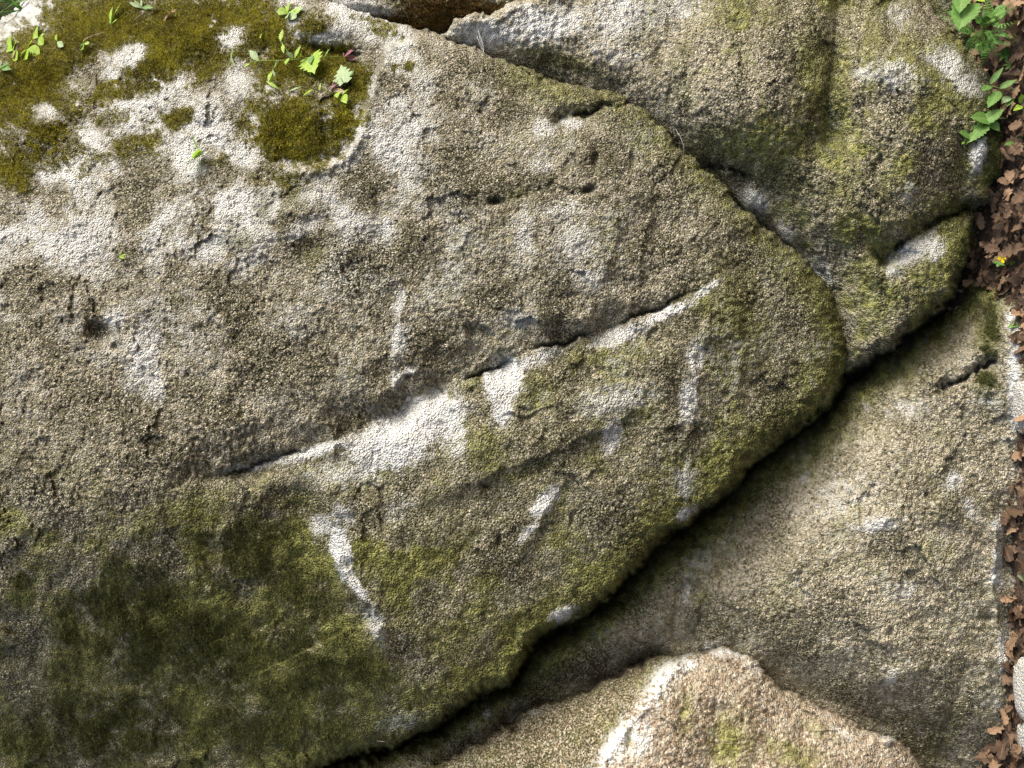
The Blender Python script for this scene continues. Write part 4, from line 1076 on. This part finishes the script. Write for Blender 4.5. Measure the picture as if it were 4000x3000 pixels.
rosette('seedling', 'four leaved bright sprout standing alone on the bare grey rock', (792, 604), [(738, 525, .22), (768, 545, .2, 'leaf_pale'), (708, 630, .26), (745, 595, .6), (752, 602, .7)], shape='lance', off=.05)
rosette('seedling', 'tiny sprout of three thin leaves on the grey rock at the left', (470, 1002), [(440, 985, .2), (476, 972, .2), (490, 990, .2), (484, 1008, .2)], shape='lance', off=.025)
rosette('seedling', 'small grass tuft at the left end of the upper moss', (8, 265), [(-10, 225, .2), (25, 240, .25, 'leaf_green'), (30, 262, .25, 'leaf_green'), (-15, 270, .3)], shape='lance', off=.05)
rosette('seedling', 'pale leaved weed at the very top edge beside the curled leaf', (560, 30), [(500, 5, .3, 'leaf_pale'), (520, 0, .3, 'leaf_pale'), (590, 22, .25, 'leaf_green'), (545, -15, .3, 'leaf_pale')], shape='lance', off=.04)

def straw(name, label, pts, r, mat, cat):
    o = tube(name, pts, r, r * .7, mat)
    return tag(o, label, cat)
straw('dry_stalk', 'dry pale stalk slanting over the moss at the top', [wv(*a_(525, 78, .01)), wv(*a_(570, 40, .03)), wv(*a_(622, -10, .05))], .0012, 'twig', 'twig')
straw('dry_stalk', 'short dry stalk beside the pale sprout on the upper left moss', [wv(*a_(328, 158, .012)), wv(*a_(360, 140, .02)), wv(*a_(408, 126, .015))], .0013, 'twig', 'twig')
straw('dry_stalk', 'bent grey twig at the far top left corner', [wv(*a_(14, 102, .012)), wv(*a_(24, 92, .02)), wv(*a_(42, 90, .02)), wv(*a_(60, 62, .02))], .0012, 'twig', 'twig')
straw('straw', 'thin pale straw across the lower lip of the main boulder', [wv(*a_(1472, 2894, .012)), wv(*a_(1510, 2898, .012)), wv(*a_(1552, 2896, .014))], .0007, 'twig', 'straw')
def c_(px, py, off=.006): return (px, py, surf_h('lower_boulder', px, py) + off)
straw('straw', 'thin upright straw on the face of the lower boulder', [wv(*c_(3114, 2542)), wv(*c_(3122, 2515, .01)), wv(*c_(3132, 2492))], .0007, 'twig', 'straw')
straw('thread', 'curled white thread on the right of the lower boulder', [wv(*c_(3592, 2385)), wv(*c_(3585, 2370, .01)), wv(*c_(3592, 2355, .012)), wv(*c_(3610, 2350, .01))], .0008, 'thread', 'thread')
straw('withered_stalk', 'dead reddish brown blade standing in the top left moss', [wv(*a_(52, 230, .005)), wv(*a_(60, 205, .03)), wv(*a_(70, 176, .045))], .0022, 'leaf_purple', 'leaf')

# ferns and weeds at the upper right
def frond(parent, pts, wid, n=18):
    Q = [wv(*p) for p in pts]
    def cur(t):
        k = t * (len(Q) - 1); i = min(int(k), len(Q) - 2); u = k - i
        p0 = Q[max(i - 1, 0)]; p1 = Q[i]; p2 = Q[i + 1]; p3 = Q[min(i + 2, len(Q) - 1)]
        return 0.5 * ((2 * p1) + (p2 - p0) * u + (2 * p0 - 5 * p1 + 4 * p2 - p3) * u * u + (3 * p1 - p0 - 3 * p2 + p3) * u ** 3)
    V = []; Fc = []
    for i in range(n):
        t = 0.1 + 0.9 * i / (n - 1)
        p = cur(t); d = (cur(min(t + .03, 1)) - cur(t - .03)).normalized()
        nr = (CAMV + Vector((.35, 0, .45)) + Vector((random.uniform(-.2, .2), 0, random.uniform(-.2, .2))))
        nr = (nr - d * nr.dot(d)).normalized()
        sd = d.cross(nr)
        w = wid * (math.sin(math.pi * min(1, t * .85 + .12)) ** .7) * (1 if t < .95 else .6)
        for s in (-1, 1):
            c = p + sd * s * w * .47 + d * w * .12 * s * random.uniform(.2, 1)
            ax = (sd * s + d * .25 + nr * random.uniform(-.15, .25)).normalized()
            bx = nr.cross(ax)
            k = len(V)
            for a in range(7):
                an = 2 * math.pi * a / 7
                rr = w * (.52 + .05 * (a % 2))
                V.append(c + ax * math.cos(an) * rr + bx * math.sin(an) * rr * .56 + nr * (-.12 * w * math.cos(an)) - parent.location)
            V.append(c + nr * w * .06 - parent.location)
            for a in range(7):
                Fc.append((k + a, k + (a + 1) % 7, k + 7))
    me = bpy.data.meshes.new('frond'); me.from_pydata(V, [], Fc)
    me.polygons.foreach_set('use_smooth', [True] * len(me.polygons))
    me.materials.append(M['leaf_fern'])
    o = bpy.data.objects.new('frond', me); COL.objects.link(o); o.parent = parent
    ra = tube('rachis', [cur(k / 6) for k in range(7)], .0006, .0003, 'stem_dark', parent, 4)
    ra.parent = o
    return o
fern = empty('fern', wv(3835, 130, -.11))
tag(fern, 'spleenwort fern with many ladder leaved fronds at the upper right', 'fern')
FC = (3838, 125, -.06)
for pts in [[FC, (3790, 122, -.05), (3730, 90, -.06), (3658, 52, -.09)], [FC, (3790, 110, -.06), (3740, 70, -.07), (3690, 40, -.09)], [FC, (3800, 128, -.05), (3760, 118, -.06), (3735, 108, -.08)],
            [FC, (3822, 135, -.03), (3805, 170, -.01), (3785, 216, -.02)], [FC, (3815, 130, -.04), (3790, 160, -.02), (3766, 204, -.05)], [FC, (3838, 165, -.02), (3842, 205, 0), (3834, 262, -.02)],
            [FC, (3850, 160, -.02), (3860, 190, -.01), (3852, 228, -.02)], [FC, (3855, 120, -.02), (3868, 145, 0), (3872, 170, -.01)], [FC, (3860, 130, -.02), (3878, 165, .0), (3884, 204, -.01)],
            [FC, (3850, 92, -.04), (3870, 80, -.02), (3888, 78, -.02)], [FC, (3870, 90, -.03), (3910, 100, .0), (3985, 80, .0)], [FC, (3840, 95, -.04), (3820, 75, -.04), (3815, 40, -.05)],
            [FC, (3845, 80, -.05), (3850, 40, -.05), (3858, -10, -.06)], [FC, (3855, 80, -.05), (3870, 40, -.05), (3862, -20, -.07)], [FC, (3885, 75, -.03), (3920, 52, .0), (3976, 20, .0)], [FC, (3880, 60, -.03), (3900, 38, -.01), (3958, 12, -.02)],
            [FC, (3880, 130, -.03), (3920, 135, .0), (3962, 150, .0)], [FC, (3880, 140, -.03), (3900, 165, -.02), (3948, 172, .0)], [FC, (3870, 120, -.04), (3910, 115, -.01), (3955, 108, -.01)], [FC, (3830, 160, -.05), (3820, 190, -.05), (3838, 215, -.04)]]:
    pts = [pts[0]] + [(p[0], p[1], p[2] + .07 + .01 * i) for i, p in enumerate(pts[1:])]
    frond(fern, pts, 0.0085 if pts[-1][1] > 0 else 0.008)

def nettle(name, label, base, stems, leaves, mat='leaf_green', cat='weed'):
    plant(name, label, base, stems, [(l[0], l[1], l[2], l[3] if len(l) > 3 else 'heart', l[4] if len(l) > 4 else mat, dict(serr=.11, curl=.12, n=17, **(l[5] if len(l) > 5 else {}))) for l in leaves], cat=cat, r=.0016)
nettle('broad_leaf_weed', 'weed with large heart shaped toothed leaves hanging over the fern', (3905, 30, -.02), [[(3905, 38, .0), (3860, 38, .04), (3810, 28, .06), (3780, 5, .06), (3760, -30, .05)]],
       [((3778, 22, .09), (3748, 108, .12), .78), ((3762, -25, .09), (3748, 45, .12), .6), ((3895, 38, .02), (3962, 10, .04), .55), ((3885, 40, .03), (3905, 82, .06), .8, 'heart', 'leaf_green'), ((3800, -20, .06), (3850, 2, .09), .6, 'heart', 'leaf_bright')])
nettle('broad_leaf_weed', 'weed with narrow toothed leaves growing up the boulder below the fern', (3992, 400, .0), [[(3992, 400, .0), (3950, 360, .03), (3905, 345, .05), (3870, 335, .05)]],
       [((3868, 328, .05), (3918, 260, .07), .34, 'ovate'), ((3905, 345, .05), (3970, 308, .07), .46, 'ovate'), ((3902, 355, .05), (3862, 412, .07), .46, 'ovate'), ((3868, 335, .05), (3838, 350, .06), .7, 'ovate'), ((3950, 362, .04), (4015, 315, .06), .42, 'ovate'), ((3945, 375, .04), (3915, 400, .05), .6, 'ovate', 'leaf_pale'), ((3955, 368, .04), (3972, 352, .05), .6, 'ovate', 'leaf_pale'), ((3955, 380, .04), (3935, 412, .05), .5, 'ovate')])
nettle('broad_leaf_weed', 'weed with a pair of broad dark green toothed leaves lying on the boulder', (3985, 470, .0), [[(3985, 470, -.01), (3920, 462, .03), (3860, 470, .045), (3800, 520, .05), (3765, 555, .04)]],
       [((3855, 468, .05), (3926, 418, .065), .68), ((3855, 466, .05), (3794, 452, .065), .82), ((3838, 490, .05), (3776, 556, .06), .62), ((3785, 530, .05), (3748, 512, .06), .8), ((3872, 478, .045), (3908, 512, .055), .7), ((3770, 550, .045), (3758, 562, .05), .5, 'lance', 'leaf_bright')])
nettle('broad_leaf_weed', 'light green weed sprouting at the right edge above the leaf litter', (4010, 440, .05), [[(4010, 440, .02), (3998, 415, .05), (3990, 395, .06)]],
       [((3992, 405, .06), (3992, 365, .07), .62, 'ovate', 'leaf_bright'), ((3990, 412, .06), (3962, 428, .07), .6, 'ovate', 'leaf_bright'), ((3996, 415, .06), (4020, 432, .07), .6, 'ovate', 'leaf_bright'), ((3990, 440, .05), (3998, 462, .06), .8, 'ovate')])
nettle('broad_leaf_weed', 'clump of toothed green leaves standing in the leaf litter by the pale rock patch', (3985, 590, .03), [[(3990, 590, .02), (3975, 570, .05), (3965, 555, .06)]],
       [((3972, 548, .06), (4002, 505, .07), .6, 'ovate'), ((3966, 562, .06), (3928, 560, .07), .5, 'ovate'), ((3970, 565, .06), (3962, 590, .07), .7, 'ovate'), ((3978, 568, .06), (4000, 560, .07), .6, 'ovate'), ((3980, 575, .05), (4000, 592, .06), .6, 'ovate')])
def whorl(label, c, r, k=6, mat='leaf_green', hh=.03):
    b = (c[0] + 6, c[1] + 4, hh - .05)
    plant('whorled_weed', label, b, [[b, (c[0], c[1], hh)]], [((c[0], c[1], hh), (c[0] + r * math.cos(2 * math.pi * i / k + .4), c[1] + r * math.sin(2 * math.pi * i / k + .4), hh + .004), .34, 'lance', mat, {}) for i in range(k)], cat='weed', group='whorled woodruff weeds by the fern', r=.0008)
whorl('whorled six leaved weed at the right edge beside the fern', (3984, 142), 32, 6, 'leaf_green', .04)
whorl('whorled weed just under the fern, darker than the others', (3925, 208), 34, 7, 'leaf_fern', .02)
whorl('small whorled weed lowest of those under the fern', (3943, 252), 24, 7, 'leaf_green', .03)
whorl('whorled weed tucked beneath the narrow toothed leaves at the right', (3965, 395), 22, 7, 'leaf_green', .03)

# celandine with its yellow flower
ce = empty('celandine', wv(3990, 1060, -.03)); tag(ce, 'yellow flowered weed with lobed leaves in the leaf litter', 'weed')
tube('stem', [wv(3995, 1060, -.03), wv(3960, 1035, .0), wv(3917, 1012, .02)], .0012, .0008, 'stem_green', ce)
tube('stem', [wv(3995, 1060, -.03), wv(3980, 1010, .0), wv(3965, 985, .02)], .0012, .0008, 'stem_green', ce)
def lobed(parent, c, r, mat, k=5, nr=(.3, -.85, .4), rot=0.0):
    C = wv(*c); nrm = Vector(nr).normalized()
    a = nrm.orthogonal().normalized(); b = nrm.cross(a)
    V = [Vector((0, 0, 0))]; n = 40
    for i in range(n):
        an = 2 * math.pi * i / n + rot
        rr = r * (.72 + .24 * math.cos(k * an) + .07 * math.cos(3 * k * an + 1))
        V.append(a * math.cos(an) * rr + b * math.sin(an) * rr * .9 + nrm * (.12 * r * math.cos(k * an)))
    Fc = [(0, 1 + i, 1 + (i + 1) % n) for i in range(n)]
    me = bpy.data.meshes.new('leaf'); me.from_pydata(V, [], Fc); me.materials.append(M[mat])
    me.polygons.foreach_set('use_smooth', [True] * len(me.polygons))
    o = bpy.data.objects.new('leaf', me); COL.objects.link(o); o.parent = parent
    o.location = C - parent.location
    return o
for c, r, mat, rot in [((3957, 984, .03), .021, 'leaf_bright', .2), ((3958, 1019, .03), .017, 'leaf_bright', .9), ((3995, 985, .02), .030, 'leaf_bright', .5), ((3995, 1035, .03), .032, 'leaf_bright', 1.4), ((3903, 1025, .005), .017, 'leaf_green', .3), ((3945, 1010, .01), .022, 'leaf_green', .7),
                       ((3952, 1095, -.01), .030, 'leaf_green', .3), ((3975, 1100, .0), .026, 'leaf_green', .8), ((3930, 1045, -.02), .018, 'leaf_green', 1.9), ((3920, 1068, -.03), .018, 'leaf_green', .6), ((3950, 1052, -.02), .018, 'leaf_green', 1.1)]:
    lobed(ce, c, r, mat, 5, (random.uniform(.1, .5), -.85, random.uniform(.2, .6)), rot)
fl = tube('flower', [wv(3917, 1012, .02), wv(3917, 1011, .026)], .0022, .0026, 'leaf_bright', ce)
for (tx, ty) in [(3897, 1010), (3940, 1010), (3917, 1028), (3918, 1001)]:
    B = wv(3917, 1010, .026); T = wv(tx, ty, .031)
    p = put(leaf_mesh((T - B).length, (T - B).length * .62, 'spoon', 'petal', fold_=.1, curl=.05), 'petal', B, T, Vector((.1, -1, .2)), None)
    p.name = 'petal'; p.parent = fl; p.location = B - ce.location
nettle('broad_leaf_weed', 'pair of smooth pointed leaves at the right edge over the pale rock foot', (4010, 1245, .05), [[(4020, 1245, .05), (3998, 1248, .06)]],
       [((3998, 1250, .06), (3941, 1276, .07), .42, 'ovate', 'leaf_green'), ((3998, 1246, .06), (3978, 1218, .07), .6, 'ovate', 'leaf_green'), ((4000, 1250, .06), (4015, 1285, .07), .5, 'ovate', 'leaf_green')])
nettle('broad_leaf_weed', 'bright lobed leaf at the right edge beside the small cracked slab', (4020, 1480, .05), [[(4030, 1485, .05), (4005, 1478, .06)]],
       [((4012, 1478, .06), (3974, 1470, .07), .6, 'ovate', 'leaf_bright'), ((4015, 1482, .06), (3988, 1502, .07), .6, 'ovate', 'leaf_bright')])
nettle('broad_leaf_weed', 'pale green scalloped leaf at the right edge low down by the boulder foot', (4020, 2260, .05), [[(4030, 2262, .05), (4005, 2258, .06)]],
       [((4018, 2258, .06), (3978, 2250, .07), .9, 'heart', 'leaf_pale')])

# grasses on the bank behind the top left corner
for k in range(9):
    px = random.uniform(-40, 150); py = random.uniform(-30, 60); hh = -.62
    b = (px + 20, py, hh)
    root = empty('bank_grass', wv(*b))
    tag(root, 'dark grassy tuft on the bank behind the top left corner', 'grass', 'grass tufts on the bank behind the top left corner')
    for j in range(5):
        B = wv(px + 20, py + random.uniform(-8, 8), hh); T = wv(px - random.uniform(20, 90), py + random.uniform(-60, 60), hh + random.uniform(0, .08))
        L = (T - B).length
        put(leaf_mesh(round(L, 2), round(L, 2) * .14, 'lance', 'leaf_fern'), 'blade', B, T, Vector((.3, -.8, .4)), root)

# ------------------------------------------------------------------ leaf litter and stones on the ground
def front_h(px, py):
    b = -9
    for nm in ('main_boulder', 'leaning_boulder', 'lower_boulder', 'pointed_boulder', 'fern_rock', 'wedged_stone'):
        S = SURF[nm]
        if not (S['ax'][0] <= px <= S['ax'][-1] and S['ay'][0] <= py <= S['ay'][-1]): continue
        i = int(np.searchsorted(S['ax'], px)); j = int(np.searchsorted(S['ay'], py))
        i = min(i, len(S['ax']) - 1); j = min(j, len(S['ay']) - 1)
        if S['sd'][j, i] > -35: b = max(b, float(S['h'][j, i]))
    return b

def oak(L, Wd, shade, curl, n=15):
    V, Fc, vein = leaf_arrays(L, Wd, 'ovate', serr=0, fold_=random.uniform(-.3, .5), curl=curl, n=n, lobes=4, side=random.uniform(-.15, .15))
    V = [(x, y, z + .09 * L * math.sin(x / L * 5 + shade * 9) * (abs(y) / Wd * 2) + .05 * L * math.sin(y / Wd * 9 + shade * 20)) for x, y, z in V]
    V = [(x - L / 2, y, z) for x, y, z in V]
    me = bpy.data.meshes.new('dead_leaf'); me.from_pydata(V, [], Fc)
    for nm, arr in (('vein', [v * .5 for v in vein]), ('shade', [min(1, max(0, shade + random.uniform(-.06, .06))) for _ in V])):
        a = me.attributes.new(nm, 'FLOAT', 'POINT'); a.data.foreach_set('value', arr)
    me.polygons.foreach_set('use_smooth', [True] * len(me.polygons))
    me.materials.append(M['leaf_dead'])
    return me
OAK = [oak(random.uniform(.030, .062), random.uniform(.022, .040), k / 11, random.uniform(-.25, .4)) for k in range(12)]
cnt = 0; tries = 0
while cnt < 290 and tries < 6000:
    tries += 1
    px = random.uniform(3780, 4035); py = random.uniform(-60, 3060)
    d = H * F / (px - 2000.0)
    h = D - d
    if front_h(px, py) > h + .012: continue
    x = (1500 - py) / F * d; y = d - D
    o = bpy.data.objects.new('dead_leaf', random.choice(OAK))
    COL.objects.link(o)
    o.location = (x, y, float(gz(np.array([x]), np.array([y]))[0]) + random.uniform(.004, .03))
    o.rotation_euler = (random.gauss(0, .5), random.gauss(0, .5), random.uniform(0, 6.28))
    tag(o, 'dry brown oak leaf lying in the litter at the foot of the boulders', 'leaf', 'fallen oak leaves at the foot of the boulders')
    cnt += 1
print('leaves', cnt)
# crumbs of broken leaf, bark and soil between them, over a wider strip
rng = np.random.default_rng(5)
nC = 9000
cx = rng.uniform(-1.7, 1.7, nC); cy = rng.uniform(-.5, .35, nC)
cz = gz(cx, cy) + rng.uniform(.001, .012, nC)
sz = rng.uniform(.003, .013, nC)
q = rng.normal(0, 1, (nC, 3)) + np.array([0, 0, 1.2]); q /= np.linalg.norm(q, axis=1, keepdims=True)
a = np.cross(q, rng.normal(0, 1, (nC, 3))); a /= np.linalg.norm(a, axis=1, keepdims=True); b = np.cross(q, a)
c = np.stack([cx, cy, cz], 1)
P = np.stack([c + a * sz[:, None], c + b * (sz * rng.uniform(.3, .9, nC))[:, None], c - a * (sz * rng.uniform(.5, 1, nC))[:, None], c - b * (sz * rng.uniform(.3, .8, nC))[:, None]], 1).reshape(-1, 3)
i = np.arange(nC)[:, None] * 4
f = np.concatenate([i + np.array([0, 1, 2]), i + np.array([0, 2, 3])], 0)
o = np_mesh('leaf_crumbs', P, f, M['leaf_dead'], {'shade': np.repeat(rng.uniform(-.2, .8, nC).clip(0, 1), 4), 'vein': np.zeros(nC * 4)}, False)
tag(o, 'crumbs of broken leaf and bark scattered over the soil', 'litter', None, 'stuff')

# dead leaves caught on the rocks
o = put(OAK[7], 'dead_leaf', wv(*a_(660, 55, .02)), wv(*a_(690, 20, .04)), Vector((.2, -.6, .6)), None)
tag(o, 'curled brown leaf caught on the moss at the top edge', 'leaf')
o = put(OAK[10], 'dead_leaf', wv(3800, 132, -.04), wv(3812, 120, -.03), Vector((.2, -.9, .3)), None); o.scale = (.3, .3, .3)
tag(o, 'small pale dead leaf lodged among the fern fronds', 'leaf')
o = put(OAK[11], 'dead_leaf', wv(*c_(3912, 1238, .008)), wv(*c_(3920, 1225, .012)), Vector((.2, -.9, .3)), None); o.scale = (.22, .22, .22)
tag(o, 'tiny pale leaf scrap stuck on the mossy shoulder of the lower boulder', 'leaf')

def stone(name, label, loc, size, seed, mat='rock_pale'):
    th = np.linspace(0, math.pi, 28); ph = np.linspace(0, 2 * math.pi, 48, endpoint=False)
    T, Pp = np.meshgrid(th, ph, indexing='ij')
    x = np.sin(T) * np.cos(Pp); y = np.sin(T) * np.sin(Pp); z = np.cos(T)
    e = lambda v: np.sign(v) * np.abs(v) ** .6
    r = 1 + .10 * fbm(x * 1.7 + 4, y * 1.7 + z * 1.3, seed, 3) + .03 * gnoise(x * 9 + z * 5, y * 9, seed + 4)
    V = np.stack([e(x) * r * size[0], e(y) * r * size[1], e(z) * r * size[2]], -1).reshape(-1, 3)
    ny, nx = T.shape
    i = np.arange(ny * nx).reshape(ny, nx); j = np.roll(i, -1, 1)
    f = np.stack([i[:-1], i[1:], j[1:], j[:-1]], -1).reshape(-1, 4)
    k = len(V)
    o = np_mesh(name, V, f, M[mat], {'lichen': np.full(k, .5), 'algae': np.zeros(k), 'moss': np.zeros(k), 'dark': np.full(k, .2), 'grain': np.zeros(k), 'pit': np.zeros(k), 'tone': np.full(k, .6), 'mottle': np.full(k, .5)}, True)
    o.location = loc
    o.rotation_euler = (.05, -.04, random.uniform(-.2, .2))
    return tag(o, label, 'stone')
stone('flat_stone', 'flat pale stone at the right edge near the bottom corner', ((1500 - 2700) / F * 1.9, -.115, .0), (.085, .05, .035), 3)
stone('flat_stone', 'greyish stone in the bottom right corner, lowest of the pale stones', ((1500 - 2905) / F * 1.9, -.105, -.012), (.05, .05, .03), 9, 'rock')
stone('flat_stone', 'narrow pale stone at the right edge beside the small cracked slab', ((1500 - 1590) / F * 1.93, -.085, -.01), (.075, .035, .035), 13)

# cobwebs
def web(label, pts_list):
    root = empty('cobweb', wv(*pts_list[0][0])); tag(root, label, 'cobweb')
    for p in pts_list:
        tube('thread', [wv(*q) for q in p], .00055, .0004, 'web', root, 4)
web('fine white cobweb strands at the joint near the pale flat face', [[(1868, 118, -.04), (1876, 160, -.02), (1888, 204, -.02)], [(1872, 130, -.05), (1882, 165, -.025), (1890, 206, -.02)], [(1880, 150, -.05), (1888, 180, -.03), (1890, 206, -.02)], [(1862, 140, -.05), (1880, 185, -.03), (1892, 208, -.02)]])
web('fine cobweb strands in the gap under the leaning boulder', [[(2640, 505, -.02), (2655, 530, -.01), (2680, 555, -.04)], [(2650, 520, -.01), (2668, 560, -.01), (2676, 588, -.02)], [(2645, 515, -.02), (2662, 545, -.01), (2672, 590, -.02)]])

print('triangles', sum(sum(len(p.vertices) - 2 for p in o.data.polygons) if len(o.data.polygons) < 5000 else len(o.data.loops) - 2 * len(o.data.polygons) for o in COL.objects if o.type == 'MESH'))
